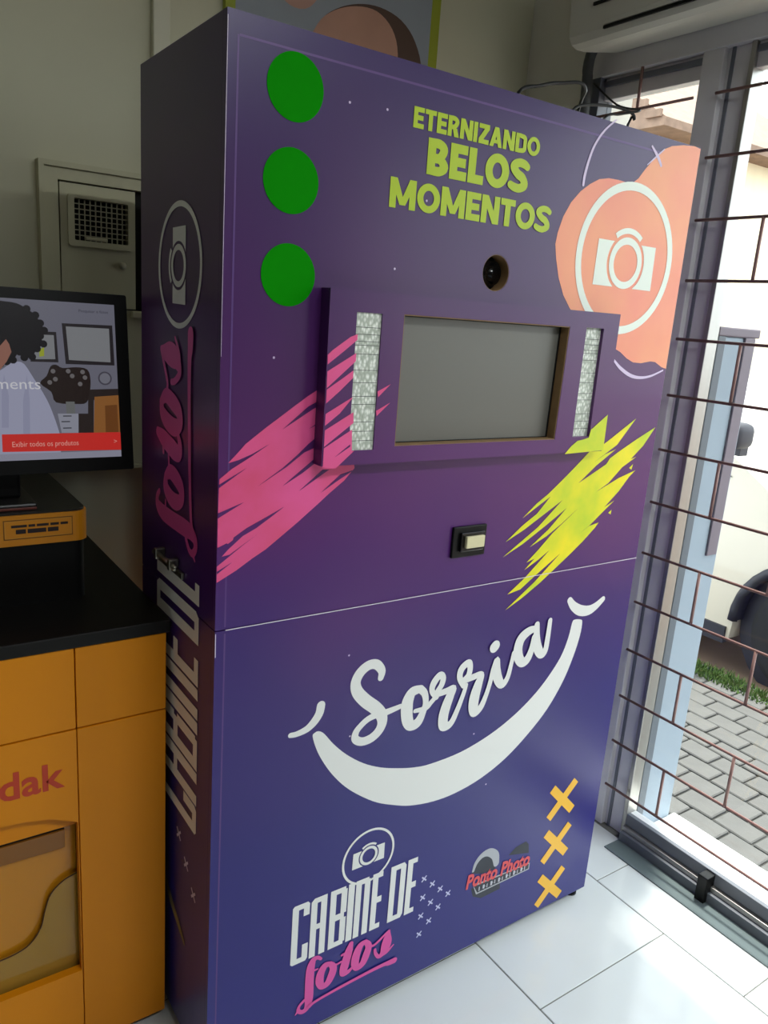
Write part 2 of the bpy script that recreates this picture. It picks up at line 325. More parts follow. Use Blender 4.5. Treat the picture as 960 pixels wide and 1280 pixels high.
def flat(name, f, material, parent, polys=(), strokes=(), d=0.0008, local=False, butt=False, holes=None):
    """flat print: outlines and brush strokes (u, v, half width) laid on one face"""
    V, Fc = [], []
    lift = [0.0]                                   # overlapping pieces must not share one plane
    def put(p, e=0.0):
        V.append(f(p[0], p[1], d + lift[0] + e)); return len(V) - 1
    for i, po in enumerate(polys):
        lift[0] += 1.5e-5
        loops = [po] + (holes[i] if holes and holes[i] else [])
        tr = tessellate_polygon([[Vector((p[0], p[1], 0)) for p in lp] for lp in loops])
        s = len(V)
        for lp in loops:
            for p in lp:
                put(p)
        Fc += [tuple(s + k for k in t) for t in tr]
    for st in strokes:
        S = catmull(st) if len(st) > 2 else list(st)
        L, R_ = [], []
        for i, p in enumerate(S):
            a = S[max(i - 1, 0)]; b = S[min(i + 1, len(S) - 1)]
            tx, tz = b[0] - a[0], b[1] - a[1]
            l = math.hypot(tx, tz) or 1e-9
            nx, nz = -tz / l, tx / l
            lift[0] += 4e-6
            if i == 0 and not butt:
                s = len(V)
                for q in circ(p[0], p[1], p[2], 16):
                    put(q, -2e-5)
                Fc.append(tuple(range(s, s + 16)))
            L.append(put((p[0] + nx * p[2], p[1] + nz * p[2])))
            R_.append(put((p[0] - nx * p[2], p[1] - nz * p[2])))
        for i in range(len(S) - 1):
            Fc.append((L[i], L[i + 1], R_[i + 1], R_[i]))
        if not butt:
            p = S[-1]
            s = len(V)
            for q in circ(p[0], p[1], p[2], 16):
                put(q, 2e-5)
            lift[0] += 2.5e-5
            Fc.append(tuple(range(s, s + 16)))
    return mesh_obj(name, V, Fc, material, parent, local)

def text_mesh(name, s, size, f, material, parent, bold=0.0, shear=0.0, width=None, align='LEFT', d=0.0008, local=False):
    cu = bpy.data.curves.new(name, 'FONT')
    cu.body = s; cu.size = size; cu.offset = bold; cu.shear = shear; cu.align_x = align
    cu.resolution_u = 3
    tmp = bpy.data.objects.new(name, cu)
    col.objects.link(tmp)
    bpy.context.view_layer.update()
    me = bpy.data.meshes.new_from_object(tmp.evaluated_get(bpy.context.evaluated_depsgraph_get()))
    bpy.data.objects.remove(tmp); bpy.data.curves.remove(cu)
    xs = [v.co.x for v in me.vertices]
    k = 1.0
    if width:
        k = width / (max(xs) - min(xs))
    x0 = min(xs) if align == 'LEFT' else max(xs)
    for v in me.vertices:
        v.co = Vector(f((v.co.x - x0) * k, v.co.y, d))
    me.materials.clear()
    return link(name, me, material, parent, local)

def tag(o, label=None, cat=None, group=None, kind=None):
    if label: o['label'] = label
    if cat: o['category'] = cat
    if group: o['group'] = group
    if kind: o['kind'] = kind
    return o

def thing(name, label, cat, loc=(0, 0, 0), group=None):
    o = bpy.data.objects.new(name, None)
    o.empty_display_size = 0.05
    col.objects.link(o)
    o.location = loc
    return tag(o, label, cat, group)

def struct(o):
    o['kind'] = 'structure'
    return o

def copy_obj(src, parent, loc, name=None):
    c = src.copy()
    col.objects.link(c)
    c.parent = parent
    c.location = loc
    return c

# ------------------------------------------------------------------ room shell
RX0, RX1, RY0, RY1, RZ = -2.6, 1.45, -3.6, 0.93, 2.95
M_WALL = mat('cream_wall_paint', (206, 203, 176), 0.75, noise=0.10, nscale=2.2, bump=0.08, bscale=35)
M_WALLR = mat('white_wall_paint', (232, 230, 220), 0.7, noise=0.08, nscale=3, bump=0.06, bscale=35)
M_CEIL = mat('ceiling_paint', (226, 224, 214), 0.8, noise=0.04)
M_GROUT = mat('grey_grout', (120, 120, 114), 0.85)
M_TILE = mat('white_polished_tile', (226, 230, 230), 0.12, spec=0.6, noise=0.06, nscale=3.0)

floor = struct(box('floor', RX0, RX1 + 0.05, RY0, RY1, -0.10, -0.0025, M_GROUT, bev=0))
# polished tiles laid in running bond, each one a piece of the floor
TX, TY, G = 0.4751, 0.4718, 0.0032
tile_cache = {}
def tile(x0, x1, y0, y1):
    w, l = round(x1 - x0 - G, 4), round(y1 - y0 - G, 4)
    if w < 0.01 or l < 0.01:
        return
    if (w, l) not in tile_cache:
        bm = bmesh.new()
        add_box(bm, -w / 2, w / 2, -l / 2, l / 2, -0.009, 0.0, 0.0012, 1)
        me = bpy.data.meshes.new('tile')
        bmesh.ops.recalc_face_normals(bm, faces=bm.faces[:])
        bm.to_mesh(me); bm.free()
        me.materials.append(M_TILE)
        tile_cache[(w, l)] = me
    o = bpy.data.objects.new('tile', tile_cache[(w, l)])
    col.objects.link(o)
    o.parent = floor
    o.location = ((x0 + x1) / 2, (y0 + y1) / 2, 0.0)
for r in range(-1, 9):
    xa, xb = 1.2303 - TX * (r + 1), 1.2303 - TX * r
    xa, xb = max(xa, RX0), min(xb, RX1)
    if xb - xa < 0.02:
        continue
    ys = -0.2165 if r % 2 == 0 else 0.0194
    j = -9
    while True:
        ya, yb = ys + j * TY, ys + (j + 1) * TY
        j += 1
        if ya >= RY1:
            break
        if yb <= RY0:
            continue
        tile(xa, xb, max(ya, RY0), min(yb, RY1))

struct(box('wall_back', RX0 - 0.1, RX1 + 0.2, RY1, RY1 + 0.15, -0.1, RZ, M_WALL, bev=0))
M_WALLD = mat('brown_grey_shop_wall', (96, 90, 80), 0.8, noise=0.15)
struct(box('wall_left', RX0 - 0.15, RX0, RY0 - 0.15, RY1, -0.1, RZ, M_WALLD, bev=0))
struct(box('wall_front', RX0, RX1 + 0.2, RY0 - 0.15, RY0, -0.1, RZ, M_WALLD, bev=0))
struct(box('ceiling', RX0 - 0.15, RX1 + 0.2, RY0 - 0.15, RY1 + 0.15, RZ, RZ + 0.12, M_CEIL, bev=0))
# street side wall: solid pier by the back corner, lintel above the shop front, pier beyond it
WIN_Y0, WIN_Y1, HEAD = -1.98, 0.645, 2.40
bm = bmesh.new()
add_box(bm, RX1, RX1 + 0.2, WIN_Y1, RY1, -0.1, RZ)
add_box(bm, RX1, RX1 + 0.2, WIN_Y0, WIN_Y1, HEAD, RZ)
struct(bm_obj('wall_right', bm, M_WALLR))
struct(box('unseen_side_wall', RX1, RX1 + 0.2, RY0, WIN_Y0, -0.1, RZ, mat('darkened_unseen_wall', (78, 74, 68), 0.8, noise=0.15), bev=0))  # unseen wall, darkened to weaken its reflection in the booth front

# unseen upper storeys, added to cut the sky light on pavement and pier
struct(box('sky_block_wall', RX1, RX1 + 0.2, RY0 - 3.0, RY1 + 4.0, RZ + 0.12, 7.5, M_WALLR, bev=0))

# a plastic cable trunking and a shallow pilaster line on the back wall
tr = struct(box('trim_1', 0.193, 0.236, RY1 - 0.022, RY1, 0.0, RZ, mat('trunking_plastic', (208, 205, 182), 0.6), bev=0.003))

# ------------------------------------------------------------------ shop front of grey metal and glass
M_FRAME = mat('grey_painted_metal', (228, 226, 228), 0.42, noise=0.10, nscale=5)
M_FRAMED = mat('dark_grey_metal', (108, 112, 120), 0.45)
M_ALU = mat('bare_aluminium', (168, 166, 162), 0.32, metal=0.7)

def glass_material():
    mt = bpy.data.materials.new('clear_window_glass')
    mt.use_nodes = True
    nt = mt.node_tree
    for n in list(nt.nodes):
        nt.nodes.remove(n)
    out = nt.nodes.new('ShaderNodeOutputMaterial')
    mix = nt.nodes.new('ShaderNodeMixShader')
    tr_ = nt.nodes.new('ShaderNodeBsdfTransparent')
    tr_.inputs['Color'].default_value = (0.95, 0.975, 0.97, 1)
    gl = nt.nodes.new('ShaderNodeBsdfGlossy')
    gl.inputs['Roughness'].default_value = 0.02
    lw = nt.nodes.new('ShaderNodeLayerWeight')          # the same from both sides of the pane
    pw = nt.nodes.new('ShaderNodeMath'); pw.operation = 'POWER'; pw.inputs[1].default_value = 5.0
    ma = nt.nodes.new('ShaderNodeMath'); ma.operation = 'MULTIPLY_ADD'; ma.inputs[1].default_value = 0.5; ma.inputs[2].default_value = 0.02
    lw.inputs['Blend'].default_value = 0.5
    nt.links.new(lw.outputs['Facing'], pw.inputs[0])
    nt.links.new(pw.outputs[0], ma.inputs[0])
    nt.links.new(ma.outputs[0], mix.inputs['Fac'])
    nt.links.new(tr_.outputs[0], mix.inputs[1])
    nt.links.new(gl.outputs[0], mix.inputs[2])
    nt.links.new(mix.outputs[0], out.inputs['Surface'])
    return mt
M_GLASS = glass_material()

struct(box('trim_2', 1.452, 1.515, WIN_Y0, WIN_Y1, 2.318, HEAD, M_FRAME))            # head of the shop front
struct(box('trim_3', 1.450, 1.515, 0.605, WIN_Y1, 0.0, 2.318, M_FRAMED))              # jamb by the back corner
post = struct(box('trim_4', 1.456, 1.510, 0.198, 0.262, 0.0, 2.318, M_FRAME))         # broad post
box('post_rib', 1.474, 1.512, 0.1265, 0.198, 0.0, 2.318, M_FRAME, post)
box('post_bead', 1.462, 1.512, 0.112, 0.1265, 0.0, 2.318, M_ALU, post)
box('post_dark_strip', 1.470, 1.476, 0.176, 0.186, 0.0, 2.318, M_FRAMED, post, bev=0.001)  # thin dark metal strip down the post

def window(n, ya, yb, top=2.318):
    w = struct(box('window_%d' % n, 1.478, 1.508, ya, yb, 0.0, 0.088, M_FRAME))       # bottom rail
    box('window_frame', 1.474, 1.510, ya, yb, top - 0.062, top, M_FRAME, w)
    box('frame_bead', 1.466, 1.478, ya, yb, top - 0.026, top - 0.010, M_FRAMED, w)
    box('frame_lip', 1.440, 1.478, ya, yb, 0.0, 0.034, M_FRAMED, w)
    box('rail_reflection_strip', 1.372, 1.440, ya, yb, 0.0, 0.004, mat('rail_reflection_grey', (104, 116, 118), 0.25), w, bev=0.001)  # dark strip standing in for the rail's reflection and contact shade on the tiles
    box('rail_bead', 1.452, 1.478, ya, yb, 0.034, 0.050, M_ALU, w)
    box('rail_cap', 1.464, 1.480, ya, yb, 0.050, 0.090, M_FRAMED, w)
    box('pane', 1.490, 1.495, ya, yb, 0.088, top - 0.062, M_GLASS, w, bev=0)
    return w
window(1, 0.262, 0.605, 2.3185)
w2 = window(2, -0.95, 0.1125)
box('floor_bolt', 1.425, 1.466, -0.205, -0.175, 0.0, 0.085, M_BLACK, w2)
struct(box('trim_5', 1.452, 1.512, -1.03, -0.95, 0.0, 2.318, M_FRAME))
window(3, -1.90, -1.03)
struct(box('trim_6', 1.452, 1.512, -1.98, -1.90, 0.0, 2.318, M_FRAME))

# security grille: level rods with short staggered uprights
M_ROD = mat('rust_red_rod_paint', (152, 116, 110), 0.5, noise=0.12, nscale=30)
def grille(label, ya, yb, x, y0):
    g = thing('security_grille', label, 'grille', (x, (ya + yb) / 2, 0.158))
    z = 0.158
    k = 0
    hb = None
    while z < 2.26:
        if hb is None:
            hb = tube('level_rod', [(x, ya, z), (x, yb, z)], 0.0042, M_ROD, g, 8)
        else:
            copy_obj(hb, g, (0, 0, z - 0.158))
        z += 0.1575
    vb = None
    for k in range(-1, 14):
        za = 0.158 + 0.1575 * k
        y = y0 if k % 2 == 0 else y0 - 0.2
        while y > yb:
            y -= 0.4
        y += 0.4
        if za < 0.09:
            continue
        ylist = []
        yy = y0 - (0.0 if k % 2 == 0 else 0.2)
        while yy > ya:
            if yy < yb - 0.02:
                ylist.append(yy)
            yy -= 0.4
        yy = y0 - (0.0 if k % 2 == 0 else 0.2) + 0.4
        while yy < yb - 0.02:
            ylist.append(yy); yy += 0.4
        for yy in ylist:
            if yy < ya + 0.02 or za + 0.1575 > 2.40:
                continue
            if za + 0.1575 > 2.32:
                tube('short_upright', [(x, yy, za), (x, yy, 2.316)], 0.0045, M_ROD, g, 8)
            elif vb is None:
                vb = tube('short_upright', [(x, yy, za), (x, yy, za + 0.1575)], 0.0045, M_ROD, g, 8)
                v0 = (yy, za)
            else:
                copy_obj(vb, g, (0, yy - v0[0], za - v0[1]))
    return g
grille('long rust-red security grille of rods across the big shop window', -1.89, 0.197, 1.445, 0.0)
grille('short piece of rod grille in the narrow window behind the photo booth', 0.266, 0.602, 1.446, 0.65)

# ------------------------------------------------------------------ outdoors
M_SILL = mat('white_stone_sill', (240, 240, 236), 0.55, noise=0.04)
M_STUB = mat('pale_blue_white_render', (146, 158, 170), 0.8, noise=0.06, nscale=5, bump=0.1, bscale=30)
M_STUBD = mat('mauve_grey_paint', (112, 102, 112), 0.6)
M_STREET = mat('dusty_brown_street', (118, 96, 80), 0.95, noise=0.25, nscale=3, bump=0.3, bscale=20)
M_PAVER = mat('grey_paver', (96, 95, 93), 0.9, noise=0.18, nscale=9, bump=0.2, bscale=50)
M_JOINT = mat('paver_joint', (60, 59, 56), 0.95)
struct(box('trim_8', 1.516, 1.742, -3.2, 0.119, -0.12, -0.002, M_SILL, bev=0.004))                # window sill outdoors
pier = thing('boundary_pier', 'low pale blue-white outdoor pier with dark coping and dark strip', 'wall', (1.61, 0.24, -0.05))
box('pier_body', 1.516, 1.716, 0.120, 0.37, -0.05, 1.592, M_STUB, pier, bev=0.006)
box('coping', 1.516, 1.722, 0.114, 0.376, 1.592, 1.618, M_STUBD, pier, bev=0.004)
box('dark_strip', 1.648, 1.698, 0.112, 0.120, 0.935, 1.592, M_STUBD, pier, bev=0.002)
box('dark_edge_band', 1.516, 1.552, 0.113, 0.120, 0.0, 1.592, mat('slate_grey_paint', (92, 98, 106), 0.6), pier, bev=0.002)

street = struct(box('street', 3.02, 40.0, -25, 40, -0.4, -0.13, M_STREET, bev=0))
side = struct(box('sidewalk', 1.742, 2.92, -8, 12, -0.3, -0.036, M_JOINT, bev=0))
kerb = struct(box('kerb', 2.92, 3.02, -8, 12, -0.3, -0.03, mat('kerb_stone', (96, 92, 86), 0.9, noise=0.2), bev=0.008))
PL, PW_ = 0.15, 0.105
bm = bmesh.new()
add_box(bm, -PW_ / 2 + 0.004, PW_ / 2 - 0.004, -PL / 2 + 0.004, PL / 2 - 0.004, -0.03, 0.0, 0.004, 1)
pm = bpy.data.meshes.new('paver')
bmesh.ops.recalc_face_normals(bm, faces=bm.faces[:])
bm.to_mesh(pm); bm.free(); pm.materials.append(M_PAVER)
npv = 0
for i in range(11):
    for j in range(-5, 22):
        o = bpy.data.objects.new('paver', pm)
        col.objects.link(o)
        o.parent = side
        o.location = (1.742 + 0.014 + PW_ * (i + 0.5), -1.0 + PL * (j + (0.5 if i % 2 else 0.0)), -0.026 + random.uniform(-0.002, 0.002))
        o.rotation_euler = (random.uniform(-.01, .01), random.uniform(-.01, .01), random.uniform(-.012, .012))
        npv += 1

# weeds along the kerb: nobody could count the blades
Vw, Fw = [], []
for _ in range(1600):
    y = random.gauss(0.78, 0.22); x = random.uniform(2.86, 3.0); h = random.uniform(0.01, 0.045)
    a = random.uniform(0, 6.28); wv = random.uniform(0.004, 0.009); lx, ly = random.uniform(-.03, .03), random.uniform(-.03, .03)
    s = len(Vw)
    Vw += [(x - wv * math.cos(a), y - wv * math.sin(a), -0.04), (x + wv * math.cos(a), y + wv * math.sin(a), -0.04), (x + lx, y + ly, -0.03 + h)]
    Fw.append((s, s + 1, s + 2))
tag(mesh_obj('kerb_weeds', Vw, Fw, mat('weed_green', (66, 92, 30), 0.8)), 'low green weeds growing along the street kerb', 'weeds', kind='stuff')

# shallow canopy over the shop front
can = thing('shop_canopy', 'narrow cream canopy above the shop front, seen through the glass', 'canopy', (1.65, -1.0, 2.42))
M_CAN = mat('cream_canopy_paint', (214, 202, 176), 0.8, noise=0.15, nscale=6)
M_CANB = mat('blue_grey_fascia', (112, 124, 150), 0.6)
box('canopy_slab', 1.65, 1.76, -3.2, 1.4, 2.47, 2.51, M_CAN, can)
box('fascia', 1.745, 1.765, -3.2, 1.4, 2.44, 2.54, M_CANB, can)
for i in range(9):
    box('rafter', 1.65, 1.745, -2.9 + i * 0.5, -2.85 + i * 0.5, 2.43, 2.47, mat('brown_rafter', (132, 100, 78), 0.8), can)

# house over the street
hs = thing('neighbour_house', 'cream house with brown tiled roof across the street', 'house', (10.0, 9.0, -0.13))
box('house_wall', 8.6, 13.0, 6.1, 13.0, -0.13, 4.15, mat('cream_house_paint', (238, 228, 198), 0.85, noise=0.06), hs, bev=0.01)
M_RT = mat('brown_roof_tile', (140, 116, 100), 0.85, noise=0.3, nscale=8)
rf = prism('roof', [(5.7, 4.10), (13.4, 4.10), (13.4, 4.2), (9.55, 6.6), (5.7, 4.2)], [], lambda u, v, d: (d, u, v), 8.2, 13.4, M_RT, hs)
for i in range(16):
    t = i / 16
    box('tile_course', 8.15, 8.2, 5.75 + t * 3.8, 5.75 + t * 3.8 + 0.23, 4.2 + t * 2.35, 4.2 + t * 2.35 + 0.09, M_RT, hs, bev=0.004)
for yy in (7.2, 9.4):
    wf = box('house_window', 8.57, 8.6, yy, yy + 1.1, 1.3, 2.6, mat('house_window_frame', (236, 236, 232), 0.6), hs)
    box('house_pane', 8.56, 8.571, yy + .08, yy + 1.02, 1.38, 2.52, mat('dark_house_glass', (60, 70, 80), 0.1), wf)

# parked car, front towards the right of the view
CZ = -0.13
car = thing('parked_car', 'white hatchback parked at the kerb beyond the shop window', 'car', (3.95, 1.6, CZ))
M_PAINT = mat('white_car_paint', (196, 188, 174), 0.25, coat=0.4)
M_TRIM = mat('dark_car_plastic', (34, 34, 44), 0.6)
def arc(cy, cz, r, n=14):
    return [(cy + r * math.cos(math.pi - math.pi * i / n), cz + r * math.sin(math.pi - math.pi * i / n)) for i in range(n + 1)]
prof = [(-0.30, 0.06)] + [(0.12, 0.06)] + arc(0.49, 0.17, 0.385)[1:-1] + [(0.88, 0.06), (2.62, 0.06)] + arc(3.0, 0.17, 0.385)[1:-1] + [(3.4, 0.06), (3.66, 0.12), (3.70, 0.62), (3.60, 0.86),
        (3.35, 1.18), (3.05, 1.31), (2.3, 1.36), (1.75, 1.33), (1.35, 1.20), (0.80, 0.86), (0.30, 0.80), (-0.12, 0.72), (-0.33, 0.56), (-0.36, 0.20)]
prism('car_body', prof, [], lambda u, v, d: (d, u, v), 3.24, 4.72, M_PAINT, car)
for cy in (0.49, 3.0):
    bm = bmesh.new()
    ringpts = arc(cy, 0.17, 0.385, 18)
    add_tube(bm, [(3.235, p[0], p[1]) for p in ringpts], 0.028, 6)
    bm_obj('wheel_arch_trim', bm, M_TRIM, car, smooth=True)
    bm = bmesh.new()
    add_tube(bm, [(3.262, cy, 0.17), (3.27, cy, 0.17), (3.44, cy, 0.17), (3.45, cy, 0.17)], [0.27, 0.295, 0.295, 0.27], 28)
    wl = bm_obj('wheel', bm, mat('tyre_rubber', (26, 26, 28), 0.8), car)
    prism('wheel_disc', circ(cy, 0.17, 0.19, 28), [circ(cy + 0.11 * math.cos(a), 0.17 + 0.11 * math.sin(a), 0.035, 10) for a in [k * 1.2566 for k in range(5)]],
          lambda u, v, d: (d, u, v), 3.250, 3.262, M_ALU, wl)
prism('wheel_well_liner', circ(0.49, 0.17, 0.375, 28), [], lambda u, v, d: (d, u, v), 3.30, 3.305, M_TRIM, car)
prism('wheel_well_liner', circ(3.0, 0.17, 0.375, 28), [], lambda u, v, d: (d, u, v), 3.30, 3.305, M_TRIM, car)
for cy in (0.49, 3.0):
    prism('arch_liner', circ(cy, 0.17, 0.383, 20, 0, math.pi) + circ(cy, 0.17, 0.366, 20, math.pi, 0), [], lambda u, v, d: (d, u, v), 3.242, 3.62, M_TRIM, car)
prism('sill_trim', [(0.90, 0.03), (2.60, 0.03), (2.60, 0.12), (0.90, 0.12)], [], lambda u, v, d: (d, u, v), 3.225, 3.26, M_TRIM, car)
prism('side_window', [(1.02, 0.90), (1.48, 1.17), (1.85, 1.25), (1.95, 0.92)], [], lambda u, v, d: (d, u, v), 3.232, 3.24, mat('tinted_car_glass', (34, 40, 50), 0.08), car)
prism('side_window', [(2.02, 0.92), (1.94, 1.25), (2.4, 1.28), (2.9, 1.22), (3.1, 0.95)], [], lambda u, v, d: (d, u, v), 3.232, 3.24, mat('tinted_car_glass', (34, 40, 50), 0.08), car)
bm = bmesh.new(); add_box(bm, 3.06, 3.22, 0.92, 1.06, 1.06, 1.19, 0.04, 3)
mir = bm_obj('side_mirror', bm, M_TRIM, car, smooth=True)
box('mirror_arm', 3.18, 3.25, 0.97, 1.01, 1.02, 1.08, M_TRIM, mir)
box('door_handle', 3.215, 3.24, 1.80, 1.95, 0.78, 0.81, M_PAINT, car)
box('headlamp', 3.235, 3.30, -0.20, 0.0, 0.50, 0.62, mat('headlamp_glass', (210, 214, 220), 0.1), car)

# ------------------------------------------------------------------ photo booth
booth = thing('photo_booth', 'tall violet photo booth cabinet with green dots, smile print and recessed screen', 'photo booth', (BW / 2, BD / 2, 0.0))
FR = lambda u, v, d: (u, -d, v)                 # the front face, d = proud of it
SD = lambda u, v, d: (-d, v, u)                 # the left side: u runs up the side, v runs back
HOLE = (0.569, 1.678, 0.0345)
fu = prism('front_panel', [(0, SEAM + 0.0012), (BW, SEAM + 0.0012), (BW, BH), (0, BH)], [circ(HOLE[0], HOLE[1], HOLE[2], 40)], FR, 0.0, -0.014, M_PRINT, booth)
fl = prism('front_panel', [(0, BZ), (BW, BZ), (BW, SEAM - 0.0012), (0, SEAM - 0.0012)], [], FR, 0.0, -0.014, M_PRINT, booth)
fu['label'] = 'upper front panel with screen frame and slogan'
fl['label'] = 'lower front panel with smile print'
su = box('side_panel', 0.0, 0.012, 0.014, BD, SEAM + 0.001, BH, M_PRINT, booth, bev=0.0008)
sl = box('side_panel', 0.0, 0.012, 0.014, BD, BZ, SEAM - 0.001, M_PRINT, booth, bev=0.0008)
box('side_panel', BW - 0.012, BW, 0.014, BD, SEAM + 0.001, BH, M_PRINT, booth, bev=0.0008)
box('side_panel', BW - 0.012, BW, 0.014, BD, BZ, SEAM - 0.001, M_PRINT, booth, bev=0.0008)
box('top_panel', 0.012, BW - 0.012, 0.014, BD - 0.012, BH - 0.012, BH, M_PRINT, booth, bev=0)
box('back_panel', 0.012, BW - 0.012, BD - 0.012, BD, BZ, BH, M_PRINT, booth, bev=0)
box('base_panel', 0.012, BW - 0.012, 0.014, BD - 0.012, BZ, BZ + 0.012, M_BLACK, booth, bev=0)
flat('seam_line', FR, M_SEAM, fu, polys=[[(0.019, SEAM - 0.0009), (BW, SEAM - 0.0009), (BW, SEAM + 0.0009), (0.019, SEAM + 0.0009)]], d=0.0016)
# bright worn corner edges and the wrap line beside them
flat('corner_edge_wear', FR, M_SEAM, fu, polys=[[(0.0002, 1.50), (0.0008, 1.50), (0.0012, 1.99), (0.0002, 1.99)]], d=0.0012)
flat('corner_edge_wear', FR, M_SEAM, fl, polys=[[(0.0002, 0.975), (0.0018, 0.975), (0.0016, 1.02), (0.0002, 1.02)]], d=0.0012)
M_WRAP = mat('lighter_violet_wrap_fold', (92, 62, 124), 0.40)
flat('wrap_fold', FR, M_WRAP, fu, polys=[[(0.0170, 1.03), (0.0200, 1.03), (0.0195, 1.968), (0.0165, 1.968)]], d=0.0003)
flat('wrap_fold', FR, M_WRAP, fl, polys=[[(0.0165, 0.05), (0.0195, 0.05), (0.0200, 1.018), (0.0170, 1.018)]], d=0.0003)
flat('wrap_fold', FR, M_WRAP, fu, polys=[[(0.020, 1.966), (BW - 0.01, 1.966), (BW - 0.01, 1.9705), (0.020, 1.9695)]], d=0.0003)
for fx in (0.05, BW - 0.025):
    for fy in (0.03, BD - 0.05):
        bm = bmesh.new()
        add_tube(bm, [(fx, fy, 0.0), (fx, fy, 0.006), (fx, fy, 0.010), (fx, fy, BZ)], [0.020, 0.020, 0.007, 0.007], 14)
        bm_obj('levelling_foot', bm, M_BLACK, booth)
tube('caster', [(1.05, 0.045, 0.0145), (1.075, 0.045, 0.0145)], 0.0145, mat('grey_rubber', (126, 128, 120), 0.7), booth, 16)

# --- camera behind its round hole
prism('hole_rim', circ(HOLE[0], HOLE[1], HOLE[2], 40), [circ(HOLE[0], HOLE[1], HOLE[2] - 0.0012, 40)], FR, -0.001, -0.030, M_MDF, fu)
prism('camera_face', circ(HOLE[0], HOLE[1], 0.046, 36), [], FR, -0.030, -0.034, M_BLACK, booth)
bm = bmesh.new()
add_tube(bm, [(HOLE[0] + 0.004, 0.030, HOLE[1]), (HOLE[0] + 0.004, 0.016, HOLE[1]), (HOLE[0] + 0.004, 0.015, HOLE[1]), (HOLE[0] + 0.004, 0.022, HOLE[1])], [0.024, 0.024, 0.019, 0.015], 28, caps=False)
cl_ = bm_obj('camera_lens_ring', bm, M_BLACKGLOSS, booth, smooth=True)
prism('lens_glass', circ(HOLE[0] + 0.004, HOLE[1], 0.017, 24), [], FR, -0.021, -0.024, mat('lens_glass', (40, 56, 62), 0.05), cl_)

# --- raised screen frame
FX0, FX1, FZ0, FZ1, FT = 0.180, 0.918, 1.317, 1.621, 0.030
O1 = [(0.335, 1.348), (0.760, 1.348), (0.764, 1.587), (0.335, 1.587)]
O2 = [(0.235, 1.343), (0.288, 1.343), (0.288, 1.585), (0.235, 1.585)]
O3 = [(0.815, 1.352), (0.870, 1.352), (0.870, 1.588), (0.815, 1.588)]
fr = prism('screen_frame', [(FX0, FZ0), (FX1, FZ0), (FX1, FZ1), (FX0, FZ1)], [O1, O2, O3], FR, FT, 0.0, M_PRINT, booth)
def liner(o, t, d1):
    x0, x1 = o[0][0], o[1][0]; z0, z1 = o[0][1], o[2][1]
    return prism('opening_liner', [(x0, z0), (x1, z0), (x1, z1), (x0, z1)], [[(x0 + t, z0 + t), (x1 - t, z0 + t), (x1 - t, z1 - t), (x0 + t, z1 - t)]], FR, FT - 0.0015, d1, M_MDF, fr)
prism('opening_liner', O1, [[(0.337, 1.350), (0.758, 1.350), (0.762, 1.585), (0.337, 1.585)]], FR, FT - 0.0012, 0.001, M_MDF, fr)
scr = prism('screen', [(0.337, 1.350), (0.758, 1.350), (0.762, 1.585), (0.337, 1.585)], [], FR, 0.006, 0.0005, mat('grey_screen_glass', (104, 103, 96), 0.36, spec=0.5), booth)
prism('screen_bezel', [(0.337, 1.350), (0.758, 1.350), (0.762, 1.585), (0.337, 1.585)], [[(0.340, 1.352), (0.7545, 1.352), (0.758, 1.583), (0.340, 1.583)]], FR, 0.0075, 0.006, M_BLACK, scr)

def led_cover():
    mt = bpy.data.materials.new('prismatic_lamp_cover')
    mt.use_nodes = True
    nt = mt.node_tree
    b = nt.nodes['Principled BSDF']
    b.inputs['Roughness'].default_value = 0.45
    tc = nt.nodes.new('ShaderNodeTexCoord')
    mp = nt.nodes.new('ShaderNodeMapping')
    mp.inputs['Scale'].default_value = (1.0, 1.0, 0.62)
    vo = nt.nodes.new('ShaderNodeTexVoronoi')
    vo.inputs['Scale'].default_value = 170
    nt.links.new(tc.outputs['Object'], mp.inputs['Vector'])
    nt.links.new(mp.outputs[0], vo.inputs['Vector'])
    rp = nt.nodes.new('ShaderNodeValToRGB')
    rp.color_ramp.elements[0].color = lin((246, 249, 240)); rp.color_ramp.elements[0].position = 0.15
    rp.color_ramp.elements[1].color = lin((178, 186, 172)); rp.color_ramp.elements[1].position = 0.62
    nt.links.new(vo.outputs['Distance'], rp.inputs['Fac'])
    nt.links.new(rp.outputs[0], b.inputs['Base Color'])
    bp = nt.nodes.new('ShaderNodeBump'); bp.inputs['Strength'].default_value = 0.5; bp.inputs['Distance'].default_value = 0.002
    nt.links.new(vo.outputs['Distance'], bp.inputs['Height'])
    nt.links.new(bp.outputs[0], b.inputs['Normal'])
    return mt
M_LED = led_cover()
M_LINE = mat('thin_dark_joint', (58, 62, 58), 0.6)
for o, d in ((O2, FT - 0.003), (O3, FT - 0.008)):
    lp = prism('lamp_panel', o, [], FR, d, 0.0005, M_LED, booth)
    for zz in (0.105, 0.155, 0.205, 0.232, 0.295, 0.41, 0.50, 0.60, 0.66, 0.79, 0.86, 0.93):
        z = o[2][1] - zz * (o[2][1] - o[0][1])
        flat('panel_joint', FR, M_LINE, lp, polys=[[(o[0][0] + 0.001, z), (o[1][0] - 0.001, z), (o[1][0] - 0.001, z + 0.0009), (o[0][0] + 0.001, z + 0.0009)]], d=d + 0.0004)

# --- push button
bp_ = box('button_plate', 0.520, 0.612, -0.007, 0.0, 1.098, 1.166, M_BLACK, booth, bev=0.002)
box('button_collar', 0.537, 0.602, -0.014, -0.007, 1.112, 1.154, M_BLACKGLOSS, bp_, bev=0.002)
box('button_cap', 0.546, 0.596, -0.022, -0.014, 1.121, 1.147, mat('cream_button', (220, 212, 170), 0.35), bp_, bev=0.002)

